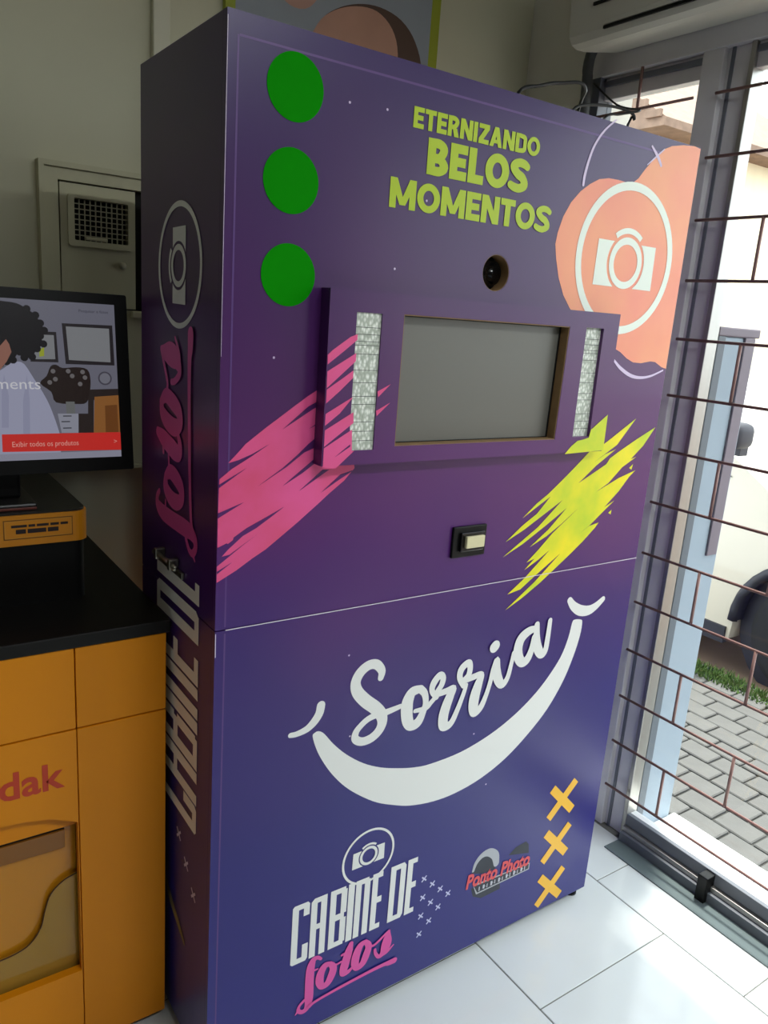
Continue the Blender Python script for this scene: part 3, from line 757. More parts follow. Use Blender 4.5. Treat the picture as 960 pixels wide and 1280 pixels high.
# --- printed artwork, front
for (cx, cz) in ((0.1155, 1.9165), (0.114, 1.780), (0.1155, 1.6355)):
    flat('green_dot', FR, M_GREEN, fu, polys=[circ(cx, cz, 0.0497, 48)])
flat('pink_brush_print', FR, M_PINK, fu, polys=PINK, d=0.0006)
flat('brush_gap', FR, M_PRINT, fu, polys=PINKGAP, d=0.0010)
FRF = lambda u, v, d: (u, -FT - d, v)
for po_ in FPINK:
    flat('pink_brush_print', FRF, M_PINK, fr, polys=[po_], d=0.0006)
flat('brush_gap', FRF, M_PRINT, fr, polys=FGAP, d=0.0010)
flat('yellow_brush_print', FR, M_YEL, fu, polys=YELLOW + YSPECK, d=0.0007)
flat('yellow_brush_print', FRF, M_YEL, fr, polys=FYELLOW, d=0.0008)
flat('coral_blob_print', FR, M_CORAL, fu, polys=[BLOB], d=0.0004)
for st_ in ARCS:
    flat('fine_arc_print', FR, M_LILAC, fu, strokes=[st_], d=0.0009)
flat('print_speck', FR, M_LILAC, fu, polys=[circ(p[0], p[1], 0.0022, 8) for p in SPECK], d=0.0009)

def ring(cx, cz, ro, ri, n=64):
    return [circ(cx, cz, ro, n)], [[circ(cx, cz, ri, n)]]
def camera_emblem(name, f, cx, cz, s, material, parent, body_dz=-0.012, d=0.0010, ringw=0.11):
    """ring, split camera body, lens ring and flash arc; s = ring radius"""
    po, ho = ring(cx, cz, s, s * (1 - ringw))
    bw, bh, gap = 0.60 * s, 0.295 * s, 0.385 * s
    bz = cz + body_dz * s / 0.16
    lz = bz + 0.03 * s
    for sg in (-1, 1):
        ang = [math.radians(a) for a in range(-42, 43, 6)]
        dz0 = bz - bh; dz1 = bz + bh
        inner = []
        for a in ang:
            z = lz + gap * math.sin(a)
            if dz0 <= z <= dz1:
                inner.append((cx + sg * gap * math.cos(a), z))
        zlo, zhi = max(-1, (dz0 - lz) / gap), min(1, (dz1 - lz) / gap)
        inner = [(cx + sg * gap * math.cos(math.asin(zlo)), dz0)] + inner + [(cx + sg * gap * math.cos(math.asin(zhi)), dz1)]
        po.append(inner + [(cx + sg * bw, dz1), (cx + sg * bw * 1.02, dz0)])
        ho.append([])
    po.append(circ(cx, lz, 0.34 * s, 40)); ho.append([circ(cx, lz, 0.245 * s, 40)])
    a0, a1 = math.radians(52), math.radians(128)
    po.append(circ(cx, lz, 0.46 * s, 12, a0, a1) + circ(cx, lz, 0.385 * s, 12, a1, a0)); ho.append([])
    return flat(name, f, material, parent, polys=po, holes=ho, d=d)
camera_emblem('camera_emblem', FR, 0.945, 1.738, 0.160, M_MINT, fu)
camera_emblem('camera_emblem', FR, 0.3705, 0.4255, 0.0690, M_WHITE, fl, ringw=0.08, body_dz=0.0)

# block lettering drawn from bars and bowls
def letter(ch, x, z, w, h, t, tb=None):
    """outlines and strokes of one heavy capital in the box x..x+w, z..z+h; t = stem, tb = bar"""
    tb = tb or t
    R = lambda a, b, c, d: [(x + a, z + c), (x + b, z + c), (x + b, z + d), (x + a, z + d)]
    Pq = lambda *q: [(x + a * w, z + b * h) for a, b in q]
    k = t / w
    P, S, H = [], [], []
    if ch == 'E': P = [R(0, t, 0, h), R(0, w, 0, tb), R(0, w * .92, (h - tb) / 2, (h + tb) / 2), R(0, w, h - tb, h)]
    elif ch == 'T': P = [R((w - t) / 2, (w + t) / 2, 0, h), R(0, w, h - tb, h)]
    elif ch == 'I': P = [R(0, t, 0, h)]
    elif ch == 'L': P = [R(0, t, 0, h), R(0, w, 0, tb)]
    elif ch == 'N': P = [R(0, t, 0, h), R(w - t, w, 0, h), Pq((0, 1), (k * 1.1, 1), (1, 0), (1 - k * 1.1, 0))]
    elif ch == 'M': P = [R(0, t, 0, h), R(w - t, w, 0, h), Pq((0, 1), (k * 1.05, 1), (.5 + k * .45, .12), (.5 - k * .45, .12)), Pq((1, 1), (1 - k * 1.05, 1), (.5 - k * .45, .12), (.5 + k * .45, .12))]
    elif ch == 'Z': P = [R(0, w, 0, tb), R(0, w, h - tb, h), Pq((0, tb / h), (k * 1.3, tb / h), (1, 1 - tb / h), (1 - k * 1.3, 1 - tb / h))]
    elif ch == 'A': P = [Pq((0, 0), (k * 1.05, 0), (.5 + k * .55, 1), (.5 - k * .55, 1)), Pq((1, 0), (1 - k * 1.05, 0), (.5 - k * .55, 1), (.5 + k * .55, 1)), Pq((.2, .18), (.8, .18), (.72, .18 + .8 * tb / h), (.28, .18 + .8 * tb / h))]
    elif ch == 'O':
        P = [circ(x + w / 2, z + h / 2, w / 2, 36, rz=h / 2)]; H = [[circ(x + w / 2, z + h / 2, w / 2 - t, 36, rz=h / 2 - tb)]]
    elif ch == 'D':
        P = [R(0, t, 0, h)]
        S = [[(x + t / 2, z + tb / 2, tb / 2), (x + w * .45, z + tb / 2, tb / 2), (x + w * .8, z + h * .2, t / 2), (x + w - t / 2, z + h * .5, t / 2), (x + w * .8, z + h * .8, t / 2), (x + w * .45, z + h - tb / 2, tb / 2), (x + t / 2, z + h - tb / 2, tb / 2)]]
    elif ch in 'BR':
        P = [R(0, t, 0, h)]
        top = h * .46
        S = [[(x + t / 2, z + h - tb / 2, tb / 2), (x + w * .55, z + h - tb / 2, tb / 2), (x + w - t / 2 - w * .06, z + h * .73, t * .48), (x + w * .55, z + top + tb * .1, tb / 2), (x + t / 2, z + top + tb * .1, tb / 2)]]
        if ch == 'B':
            S.append([(x + t / 2, z + top, tb / 2), (x + w * .58, z + top, tb / 2), (x + w - t / 2, z + h * .27, t * .5), (x + w * .58, z + tb / 2, tb / 2), (x + t / 2, z + tb / 2, tb / 2)])
        else:
            P.append(Pq((.42, .42), (.42 + k * 1.1, .42), (1, 0), (1 - k * 1.2, 0)))
    elif ch == 'S':
        hh = tb / 2
        S = [[(x + w * .93, z + h * .80, hh * .9), (x + w * .74, z + h - hh * 1.05, hh), (x + w * .42, z + h - hh, hh), (x + w * .15, z + h * .74, hh * 1.1), (x + w * .40, z + h * .55, hh * 1.1),
              (x + w * .70, z + h * .45, hh * 1.1), (x + w * .86, z + h * .25, hh * 1.1), (x + w * .58, z + hh, hh), (x + w * .28, z + hh * 1.05, hh), (x + w * .05, z + h * .19, hh * .9)]]
    return P, S, (H or [[] for _ in P])
WID = dict(E=.74, T=.80, R=.86, N=.96, I=.34, Z=.82, A=1.02, D=.94, O=1.10, B=.88, L=.70, S=.84, M=1.20)
def word(name, s, x0, x1, z0, z1, stem, material, parent, gap=.10):
    tot = sum(WID[c] for c in s) + gap * (len(s) - 1)
    k = (x1 - x0) / tot
    h = z1 - z0
    x = x0
    P, S, H = [], [], []
    for c in s:
        p, q, hh = letter(c, x, z0, WID[c] * k, h, stem * h, stem * h * .86)
        P += p; S += q; H += hh
        x += (WID[c] + gap) * k
    return flat(name, FR, material, parent, polys=P, strokes=S, holes=H, d=0.0009)
word('slogan_lettering', 'ETERNIZANDO', 0.344, 0.648, 1.9005, 1.934, 0.27, M_LIME, fu, .07)
word('slogan_lettering', 'BELOS', 0.380, 0.624, 1.8305, 1.8905, 0.30, M_LIME, fu, .06)
word('slogan_lettering', 'MOMENTOS', 0.305, 0.697, 1.766, 1.8155, 0.28, M_LIME, fu, .06)

flat('smile_print', FR, M_WHITE, fl, polys=[catmull(SMILE, True, 4)])
flat('cheek_print', FR, M_WHITE, fl, strokes=[CHEEKS[0]])
flat('cheek_print', FR, M_WHITE, fl, strokes=[CHEEKS[1]])
flat('script_lettering', FR, M_WHITE, fl, strokes=[[(p[0], p[1], p[2] * 1.09) for p in st] for st in SORRIA + [IDOT]])

# condensed logo lettering (bars only)
def cond(ch, u0, u1, v0, v1, t, tb):
    R = lambda a, b, c, d: [(a, c), (b, c), (b, d), (a, d)]
    h = v1 - v0
    w = u1 - u0
    if ch == 'I': return [R(u0, u1, v0, v1)]
    if ch == 'C': return [R(u0, u0 + t, v0 + t * .3, v1 - t * .3), [(u0, v0 + t * .3), (u0 + t * .3, v0), (u1 - t * .3, v0), (u1, v0 + t * .4), (u1, v0 + tb), (u0, v0 + tb)], [(u0, v1 - tb), (u1, v1 - tb), (u1, v1 - t * .4), (u1 - t * .3, v1), (u0 + t * .3, v1), (u0, v1 - t * .3)], R(u1 - t * .95, u1, v0 + tb * .9, v0 + h * .30), R(u1 - t * .95, u1, v1 - h * .22, v1 - tb * .9)]
    if ch == 'A': return [R(u0, u0 + t, v0, v1 - t * .5), R(u1 - t, u1, v0, v1), [(u0, v1 - tb), (u1, v1 - tb), (u1, v1), (u0 + t * .5, v1), (u0, v1 - t * .5)], R(u0, u1, v0 + h * .46, v0 + h * .46 + tb)]
    if ch == 'B': return [R(u0, u0 + t, v0, v1), R(u1 - t, u1, v0 + tb * .5, v0 + h * .47), R(u1 - t, u1, v0 + h * .55, v1 - tb * .5), R(u0, u1 - tb * .3, v0, v0 + tb), R(u0, u1 - tb * .3, v1 - tb, v1), R(u0, u1 - tb * .4, v0 + h * .51 - tb * .6, v0 + h * .51 + tb * .6)]
    if ch == 'N': return [R(u0, u0 + t, v0, v1), R(u1 - t, u1, v0, v1 - tb * .4), R(u0, u1 - tb * .3, v1 - tb, v1)]
    if ch == 'E': return [R(u0, u0 + t, v0, v1), R(u0, u1, v0, v0 + tb), R(u0, u1, v1 - tb, v1), R(u0, u1, v0 + h * .52 - tb * .6, v0 + h * .52 + tb * .6)]
    if ch == 'D': return [R(u0, u0 + t, v0, v1), R(u1 - t, u1, v0 + tb * .6, v1 - tb * .6), [(u0, v0), (u1 - t * .4, v0), (u1, v0 + tb * .7), (u1, v0 + tb), (u0, v0 + tb)], [(u0, v1 - tb), (u1, v1 - tb), (u1, v1 - tb * .7), (u1 - t * .4, v1), (u0, v1)]]
front_logo = [('C', .1855, .2265), ('A', .2305, .2695), ('B', .2780, .3205), ('I', .3235, .3395), ('N', .3430, .3810), ('E', .3875, .4150), ('D', .4370, .4800), ('E', .4850, .5125)]
P = []
for ch, a, b in front_logo:
    P += cond(ch, a, b, .2195, .3705, .0150, .0135)
flat('logo_lettering', FR, M_WHITE, fl, polys=P, d=0.0008)
FOTOS = [[(p[0], p[1], p[2] * 1.02) for p in st] for st in FOTOS]
flat('logo_script', FR, M_PINKL, fl, strokes=FOTOS, d=0.0012)
def xmark(cx, cz, r, t):
    c = r * math.cos(math.pi / 4); q = t / 2 * math.cos(math.pi / 4)
    out = []
    for s in (1, -1):
        out.append([(cx - c + q, cz - s * c - s * q), (cx + c + q, cz + s * c - s * q), (cx + c - q, cz + s * c + s * q), (cx - c - q, cz - s * c + s * q)])
    return out
for p in CROSS:
    flat('small_cross', FR, mat('pale_lilac_print', (206, 206, 236), 0.45), fl, polys=xmark(p[0], p[1], 0.0095, 0.0038))
for (cx, cz) in ((0.9955, 0.3640), (0.9955, 0.2290), (0.9955, 0.0900)):
    flat('cross_mark', FR, M_AMBERX, fl, polys=xmark(cx, cz, 0.064, 0.025))

# small second logo: lens arc, red words, framed strip
flat('logo_shade', FR, M_CHAR, fl, polys=LOGOSHADE + [LENSDARK], d=0.0004)
flat('logo_lens_arc', FR, M_GREY, fl, strokes=[LENSARC], d=0.0007)
lf = LOGOFRAME
cxm = sum(p[0] for p in lf) / 4; czm = sum(p[1] for p in lf) / 4
inn = [(cxm + (p[0] - cxm) * .965, czm + (p[1] - czm) * .72) for p in lf]
flat('logo_strip', FR, M_CHAR, fl, polys=[lf], d=0.0009)
flat('logo_strip_border', FR, M_GREY, fl, polys=[lf], holes=[[inn]], d=0.0012)
P = []
for i in range(13):
    u = 0.722 + i * 0.0132
    P.append([(u, .189 + (i % 3 == 1) * .002), (u + .003 + (i % 2) * .003, .189), (u + .003 + (i % 2) * .003, .2015), (u, .2015 - (i % 4 == 2) * .004)])
    if i % 2:
        P.append([(u, .1945), (u + .009, .1945), (u + .009, .1965), (u, .1965)])
flat('logo_strip_marks', FR, mat('pale_grey_print', (196, 198, 206), 0.45), fl, polys=P, d=0.0012)
text_mesh('logo_red_words', 'Ponto Photo', 0.055, lambda u, v, d: (0.676 + u, -d, 0.2130 + v - 0.012 * (u / .222)), M_RED, fl, bold=0.0020, shear=0.15, width=0.222, d=0.0015)

# --- printed artwork, left side (reads upwards)
side_logo = [('C', .561, .624), ('A', .628, .700), ('B', .705, .777), ('I', .783, .809), ('N', .814, .878), ('E', .883, .937), ('D', .967, 1.031), ('E', 1.044, 1.085)]
Pl, Pu = [], []
for ch, a, b in side_logo:
    (Pl if a < 1.03 else Pu).extend(cond(ch, a, b, .073, .302, .0235, .0205))
flat('side_logo_lettering', SD, M_WHITE, sl, polys=Pl)
flat('side_logo_lettering', SD, M_WHITE, su, polys=Pu)
KS = 1.60
sf = [[(1.125 + (p[0] - .2044) * KS * 0.955, .094 + (p[1] - .0828) * KS, p[2] * KS) for p in st] for st in FOTOS]
flat('side_logo_script', SD, M_PINKL, su, strokes=sf, d=0.0012)
camera_emblem('side_camera_emblem', SD, 1.641, 0.188, 0.1075, M_WHITE, su, ringw=0.09, body_dz=0.0)
for (y, z) in ((0.123, 0.463), (0.082, 0.418), (0.166, 0.507)):
    flat('small_cross', SD, mat('pale_lilac_print', (206, 206, 236), 0.45), sl, polys=xmark(z, y, 0.0150, 0.0055))
flat('side_swoosh', SD, mat('olive_print', (120, 110, 70), 0.5), sl, strokes=[[(.36, .26, .006), (.315, .215, .011), (.285, .165, .010), (.262, .128, .004)]])
# latch on the side
lt = box('latch_plate', -0.006, 0.0, 0.150, 0.305, 1.072, 1.084, M_STEEL, su, bev=0.001)
lt2 = tube('latch_bolt', [(-0.012, 0.165, 1.090), (-0.012, 0.285, 1.090)], 0.006, M_STEEL, su, 10)
for yy in (0.185, 0.262):
    box('latch_staple', -0.020, 0.0, yy - 0.006, yy + 0.006, 1.082, 1.104, M_STEEL, su, bev=0.002)

# --- cables lying behind the booth top
M_CAB = mat('black_cable', (24, 26, 26), 0.5)
tag(tube('power_cable', catmull([(0.82, 0.30, 2.004), (0.85, 0.30, 2.105), (0.916, 0.30, 2.133), (0.98, 0.30, 2.152), (1.068, 0.30, 2.160), (1.17, 0.42, 2.10), (1.22, 0.52, 1.6), (1.24, 0.55, 0.02)]), 0.0042, M_CAB, None, 8),
    'black power cable arching over the back of the booth top', 'cable')
tag(tube('data_cable', catmull([(0.98, 0.34, 2.006), (1.02, 0.30, 2.085), (1.057, 0.30, 2.117), (1.157, 0.30, 2.136), (1.235, 0.30, 2.138), (1.264, 0.30, 2.124), (1.255, 0.32, 2.08), (1.235, 0.40, 1.6), (1.24, 0.45, 0.02)]), 0.0036, M_CAB, None, 8),
    'looped black cable above the booth top beside the window', 'cable')
tag(tube('thin_cable', catmull([(1.09, 0.33, 2.006), (1.149, 0.30, 2.105), (1.206, 0.30, 2.125), (1.281, 0.30, 2.149), (1.36, 0.45, 2.2), (1.44, 0.62, 2.30)]), 0.0028, M_CAB, None, 8),
    'thin cable running from the booth top to the window corner', 'cable')

# ------------------------------------------------------------------ yellow kiosk cabinet and worktop
M_KY = mat('kiosk_yellow', (230, 142, 4), 0.45, spec=0.3, noise=0.05, nscale=3)
M_KSEAM = mat('dark_brown_gap', (70, 40, 12), 0.7)
M_TOP = mat('dark_grey_laminate', (12, 10, 8), 0.4, spec=0.3)
M_AMB = mat('amber_plastic', (206, 136, 26), 0.16)
CX0, CX1, CY, CYB = -0.82, -0.014, 0.209, 0.90
kc = thing('kiosk_cabinet', 'yellow kiosk cabinet with red lettering and arched niche, left of the booth', 'cabinet', ((CX0 + CX1) / 2, (CY + CYB) / 2, 0.0))
box('carcass', CX0 + 0.002, CX1 - 0.002, CY + 0.16, CYB, 0.03, 0.944, M_KY, kc, bev=0)
box('side_board', CX1 - 0.018, CX1, CY + 0.017, CY + 0.16, 0.025, 0.944, M_KY, kc, bev=0.001)
box('side_board', CX0, CX0 + 0.018, CY + 0.017, CY + 0.16, 0.025, 0.944, M_KY, kc, bev=0.001)
box('inner_backing', CX0 + 0.018, CX1 - 0.018, CY + 0.019, CY + 0.03, 0.775, 0.944, M_KSEAM, kc, bev=0)
box('inner_backing', -0.188, CX1 - 0.018, CY + 0.019, CY + 0.03, 0.03, 0.775, M_KSEAM, kc, bev=0)
box('plinth', CX0 + 0.02, CX1 - 0.02, CY + 0.03, CYB - 0.05, 0.0, 0.03, M_BLACK, kc, bev=0)
XS, XS2 = -0.188, -0.646
KF = lambda u, v, d: (u, CY - d, v)
for a, b in ((XS + 0.001, CX1), (XS2 + 0.001, XS - 0.001), (CX0, XS2 - 0.001)):
    box('drawer_front', a, b, CY, CY + 0.018, 0.7785, 0.944, M_KY, kc, bev=0.0015)
box('lower_front', XS + 0.001, CX1, CY, CY + 0.018, 0.025, 0.7755, M_KY, kc, bev=0.0015)
box('lower_front', CX0, XS2 - 0.001, CY, CY + 0.018, 0.025, 0.7755, M_KY, kc, bev=0.0015)
NX0, NX1 = XS2 + 0.004, XS - 0.0025
nar = [(NX1, 0.219), (NX1, 0.5735), (-0.241, 0.597), (-0.286, 0.606), (-0.330, 0.6095), (-0.417, 0.611), (-0.504, 0.6095), (-0.548, 0.606), (-0.593, 0.597), (NX0, 0.5735), (NX0, 0.219)]
cd_ = prism('niche_door', [(XS2 + 0.001, 0.025), (XS - 0.001, 0.025), (XS - 0.001, 0.7755), (XS2 + 0.001, 0.7755)], [nar], KF, 0.0, -0.018, M_KY, kc)
# niche interior: dark slot, hood, chute plate and glossy lower flap
box('niche_hood', XS2, XS, CY + 0.020, CY + 0.10, 0.557, 0.640, M_KY, kc, bev=0)
box('niche_slot', XS2 + 0.02, XS - 0.022, CY + 0.030, CY + 0.034, 0.546, 0.557, M_BLACK, kc, bev=0)
box('slot_lip', XS2 + 0.02, XS - 0.022, CY + 0.026, CY + 0.034, 0.506, 0.546, mat('brown_amber_plastic', (140, 88, 24), 0.3), kc, bev=0.001)
box('niche_back', XS2, XS, CY + 0.036, CY + 0.044, 0.20, 0.64, M_AMB, kc, bev=0)
cc = catmull([(-0.189, .438), (-0.215, .430), (-0.240, .408), (-0.252, .375), (-0.262, .335), (-0.285, .305), (-0.318, .294), (-0.36, .292), (-0.417, .290)])
cc2 = [(-0.834 - p[0], p[1]) for p in cc[::-1]]
prism('glossy_flap', cc + cc2[1:] + [(XS2 + 0.001, 0.205), (-0.189, 0.205)], [], KF, -0.026, -0.030, mat('smoky_amber_acrylic', (168, 128, 48), 0.08), kc)
tube('flap_edge', [(p[0], CY + 0.0255, p[1]) for p in cc + cc2[1:]], 0.0012, M_KSEAM, kc, 6)
text_mesh('red_lettering', 'Kodak', 0.078, lambda u, v, d: (-0.212 + u, CY - d, 0.662 + v), mat('brick_red_lettering', (196, 58, 26), 0.45), cd_, bold=0.0017, shear=0.0, width=0.208, align='RIGHT', d=0.0007)

ct = tag(box('worktop', CX0 - 0.012, CX1 + 0.008, CY - 0.004, 0.905, 0.9445, 0.972, M_TOP, None, bev=0.003), 'dark grey laminate worktop on the yellow kiosk cabinet', 'worktop')

# printer unit
pr = thing('kiosk_printer', 'black box printer with a yellow band, standing on the dark worktop', 'printer', (-0.30, 0.56, 0.972))
PX0, PX1, PY0, PY1 = -0.50, -0.113, 0.385, 0.78
def rounded(x0, x1, y0, y1, r, n=6):
    pts = []
    for cx, cy, a in ((x1 - r, y0 + r, -90), (x1 - r, y1 - r, 0), (x0 + r, y1 - r, 90), (x0 + r, y0 + r, 180)):
        pts += [(cx + r * math.cos(math.radians(a + 90 * i / n)), cy + r * math.sin(math.radians(a + 90 * i / n))) for i in range(n + 1)]
    return pts
UPR = lambda u, v, d: (u, v, d)
prism('printer_body', rounded(PX0 + 0.006, PX1 - 0.006, PY0 + 0.006, PY1 - 0.006, 0.02), [], UPR, 0.972, 1.0975, M_BLACK, pr)
yb = prism('yellow_band', rounded(PX0, PX1, PY0, PY1, 0.026), [], UPR, 1.0975, 1.1585, mat('kiosk_band_yellow', (216, 138, 16), 0.4), pr)
prism('printer_top', rounded(PX0 + 0.004, PX1 - 0.004, PY0 + 0.004, PY1 - 0.004, 0.024), [], UPR, 1.1585, 1.163, mat('dark_printer_lid', (30, 29, 27), 0.45), pr)
KB = lambda u, v, d: (u, PY0 - d, v)
flat('sticker', KB, mat('sticker_amber', (214, 146, 44), 0.5), yb, polys=[[(-0.270, 1.113), (-0.147, 1.113), (-0.147, 1.148), (-0.270, 1.148)]], holes=[[[(-0.268, 1.115), (-0.149, 1.115), (-0.149, 1.146), (-0.268, 1.146)]]], d=0.0006)
flat('sticker_border', KB, mat('sticker_line', (120, 74, 20), 0.5), yb, polys=[[(-0.272, 1.111), (-0.145, 1.111), (-0.145, 1.150), (-0.272, 1.150)]], holes=[[[(-0.2705, 1.1125), (-0.1465, 1.1125), (-0.1465, 1.1485), (-0.2705, 1.1485)]]], d=0.0005)
Pst = []
xx = -0.258
for i, wv in enumerate((.028, .012, .022, .016, .014)):
    Pst.append([(xx, 1.1345), (xx + wv, 1.1345), (xx + wv, 1.1395), (xx, 1.1395)]); xx += wv + .003
xx = -0.250
for i, wv in enumerate((.018, .034, .020)):
    Pst.append([(xx, 1.122), (xx + wv, 1.122), (xx + wv, 1.1305), (xx, 1.1305)]); xx += wv + .003
flat('sticker_marks', KB, mat('sticker_dark_print', (40, 24, 24), 0.5), yb, polys=Pst, d=0.0008)

# monitor, leaning back a little, on its stand
mo = thing('kiosk_monitor', 'black touch monitor showing a photo with a red banner, on the printer', 'monitor', (0, 0.40, 1.236))
mo.rotation_euler = (-math.atan2(0.045, 0.347), 0, 0)
bpy.context.view_layer.update()
MU = lambda u, v, d: (u, -d, v)                   # monitor's own axes
MX0, MX1 = -0.560, -0.017
hs_ = prism('monitor_housing', rounded(MX0, MX1, 0.0, 0.3505, 0.004, 3), [], MU, 0.0, -0.032, M_BLACK, mo, local=True)
def emissive(name, rgb, k=1.0):
    if name in MATS:
        return MATS[name]
    mt = bpy.data.materials.new(name)
    mt.use_nodes = True
    b = mt.node_tree.nodes['Principled BSDF']
    b.inputs['Base Color'].default_value = (0.01, 0.01, 0.01, 1)
    b.inputs['Roughness'].default_value = 0.25
    b.inputs['Emission Color'].default_value = lin(rgb)
    b.inputs['Emission Strength'].default_value = k
    MATS[name] = mt
    return mt
SK = 0.6
DX0, DX1, DZ0, DZ1 = -0.535, -0.042, 0.027, 0.330
dsp = flat('display', MU, emissive('screen_wall', (112, 112, 126), SK), mo, polys=[[(DX0, DZ0), (DX1, DZ0), (DX1, DZ1), (DX0, DZ1)]], d=0.0006, local=True)
def pic(name, polys, rgb, lay, holes=None):
    pp = []
    for p in polys:
        q = [(min(max(a, DX0), DX1), min(max(b, DZ0), DZ1)) for a, b in p]
        pp.append(q)
    return flat(name, MU, emissive('screen_' + name + '_%d%d%d' % rgb, rgb, SK), dsp, polys=pp, holes=holes, d=0.0006 + 0.0003 * lay, local=True)
pic('picture_frame', [PICA, PICB], (40, 36, 40), 1)
pic('picture_mount', [PICAIN, PICBIN], (132, 134, 138), 2)
pic('picture_spot', [PICSPOT], (160, 170, 50), 3)
pic('dark_shelf', [DARKSHELF], (44, 36, 34), 1)
pic('orange_cabinet', [ORANGE], (146, 96, 48), 2)
pic('orange_cabinet_shade', [ORANGE2], (112, 68, 30), 3)
pic('clock', [circ(CLOCK[0][0], CLOCK[0][1], .0135, 20)], (74, 72, 84), 2)
pic('clock_face', [circ(CLOCK[0][0], CLOCK[0][1], .0105, 20)], (120, 120, 132), 3)
pic('plant', [catmull(PLANT, True, 3)], (38, 28, 26), 2)
pic('flower', [circ(p[0], p[1], .0045, 10) for p in PLANTDOTS], (112, 108, 110), 3)
pic('vase', [VASE], (110, 112, 112), 3)
pic('drawers', [DRAWERS], (150, 152, 166), 2)
pic('drawer_pull', [[(p[0] - .008, p[1] - .001), (p[0] + .008, p[1] - .001), (p[0] + .008, p[1] + .001), (p[0] - .008, p[1] + .001)] for p in DRAWERPULLS], (50, 50, 58), 3)
pic('shirt', [catmull(SHIRT[:-1], False, 3) + [SHIRT[-1]]], (164, 166, 190), 3)
pic('shirt_fold', [[(-.262, .09), (-.258, .155), (-.252, .19), (-.246, .15), (-.25, .09)], [(-.226, .06), (-.222, .14), (-.212, .19), (-.210, .14), (-.214, .06)]], (152, 154, 180), 4)
pic('skin', [SKIN], (150, 104, 90), 8)
pic('hair', [catmull(HAIR, True, 3)], (24, 22, 26), 5)
pic('curl', [circ(p[0], p[1], .007, 10) for p in [HAIR[i] for i in range(3, 16)]], (24, 22, 26), 6)
pic('bottom_strip', [[(DX0, DZ0), (DX1, DZ0), (DX1, .040), (DX0, .040)]], (150, 150, 168), 5)
pic('red_banner', [REDBAR], (214, 50, 44), 6)
M_SW = emissive('screen_white_text', (216, 216, 224), SK)
text_mesh('screen_word', 'moments', 0.0285, lambda u, v, d: (-0.1895 + u, -d, 0.1625 + v), M_SW, dsp, width=0.122, align='RIGHT', d=0.0030, local=True)
text_mesh('screen_caption', 'Exibir todos os produtos', 0.0145, lambda u, v, d: (-0.2460 + u, -d, 0.0530 + v), emissive('screen_pink_text', (240, 170, 160), SK), dsp, width=0.121, d=0.0030, local=True)
text_mesh('screen_arrow', '>', 0.013, lambda u, v, d: (-0.056 + u, -d, 0.0540 + v), emissive('screen_pink_text', (240, 170, 160), SK), dsp, d=0.0030, local=True)
text_mesh('screen_header', 'Pesquisar e fotos', 0.0075, lambda u, v, d: (-0.1110 + u, -d, 0.3120 + v), emissive('screen_dark_text', (60, 60, 72), SK), dsp, width=0.056, d=0.0030, local=True)
# stand stays upright under the tilted housing
st = thing('monitor_stand', 'black monitor stand block on top of the printer', 'stand', (-0.26, 0.5, 1.163))
box('stand_foot', -0.40, -0.205, 0.405, 0.60, 1.163, 1.176, mat('stand_plastic', (26, 24, 24), 0.4), st, bev=0.004)
box('stand_edge', -0.398, -0.207, 0.402, 0.406, 1.164, 1.169, mat('dull_red_trim', (110, 54, 44), 0.5), st, bev=0.001)
box('stand_neck', -0.38, -0.225, 0.455, 0.56, 1.176, 1.36, M_BLACK, st, bev=0.006)

# ------------------------------------------------------------------ back wall: hatch with vent, picture
hb = thing('wall_hatch', 'cream framed wall hatch, door ajar, with a square vent grille', 'hatch', (0.12, RY1 - 0.02, 1.52))
M_HP = mat('cream_hatch_paint', (196, 192, 160), 0.6, noise=0.10, nscale=6)
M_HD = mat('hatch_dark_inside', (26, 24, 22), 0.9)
BK = lambda u, v, d: (u, RY1 - d, v)
prism('hatch_frame', [(-0.083, 1.13), (0.40, 1.13), (0.40, 1.880), (-0.083, 1.880)], [[(-0.039, 1.545), (0.36, 1.545), (0.36, 1.840), (-0.039, 1.840)]], BK, 0.026, 0.0, M_HP, hb)
prism('frame_moulding', [(-0.083, 1.13), (0.40, 1.13), (0.40, 1.880), (-0.083, 1.880)], [[(-0.071, 1.14), (0.39, 1.14), (0.39, 1.868), (-0.071, 1.868)]], BK, 0.034, 0.026, M_HP, hb)
box('hatch_sill', 0.13, 0.40, RY1 - 0.045, RY1 - 0.026, 1.528, 1.545, M_HP, hb, bev=0.003)
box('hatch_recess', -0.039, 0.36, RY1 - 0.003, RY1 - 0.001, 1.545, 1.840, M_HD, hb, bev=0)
dr = prism('hatch_door', [(-0.035, 1.549), (0.146, 1.549), (0.146, 1.836), (-0.035, 1.836)], [[(-0.004, 1.706), (0.126, 1.706), (0.126, 1.803), (-0.004, 1.803)]], BK, 0.022, 0.006, M_HP, hb)
prism('vent_rim', rounded(-0.019, 0.140, 1.692, 1.812, 0.008, 3), [rounded(-0.004, 0.126, 1.706, 1.803, 0.003, 3)], BK, 0.032, 0.022, M_HP, dr)
M_VB = mat('vent_bar_paint', (170, 166, 140), 0.6)
for i in range(1, 10):
    x = -0.004 + 0.13 * i / 10
    box('vent_bar', x - 0.0012, x + 0.0012, RY1 - 0.026, RY1 - 0.022, 1.704, 1.805, M_VB, dr, bev=0)
for i in range(1, 8):
    z = 1.706 + 0.097 * i / 8
    box('vent_bar', -0.006, 0.128, RY1 - 0.0265, RY1 - 0.0235, z - 0.0012, z + 0.0012, M_VB, dr, bev=0)
box('vent_tab', 0.022, 0.075, RY1 - 0.031, RY1 - 0.026, 1.708, 1.716, M_HP, dr, bev=0.002)
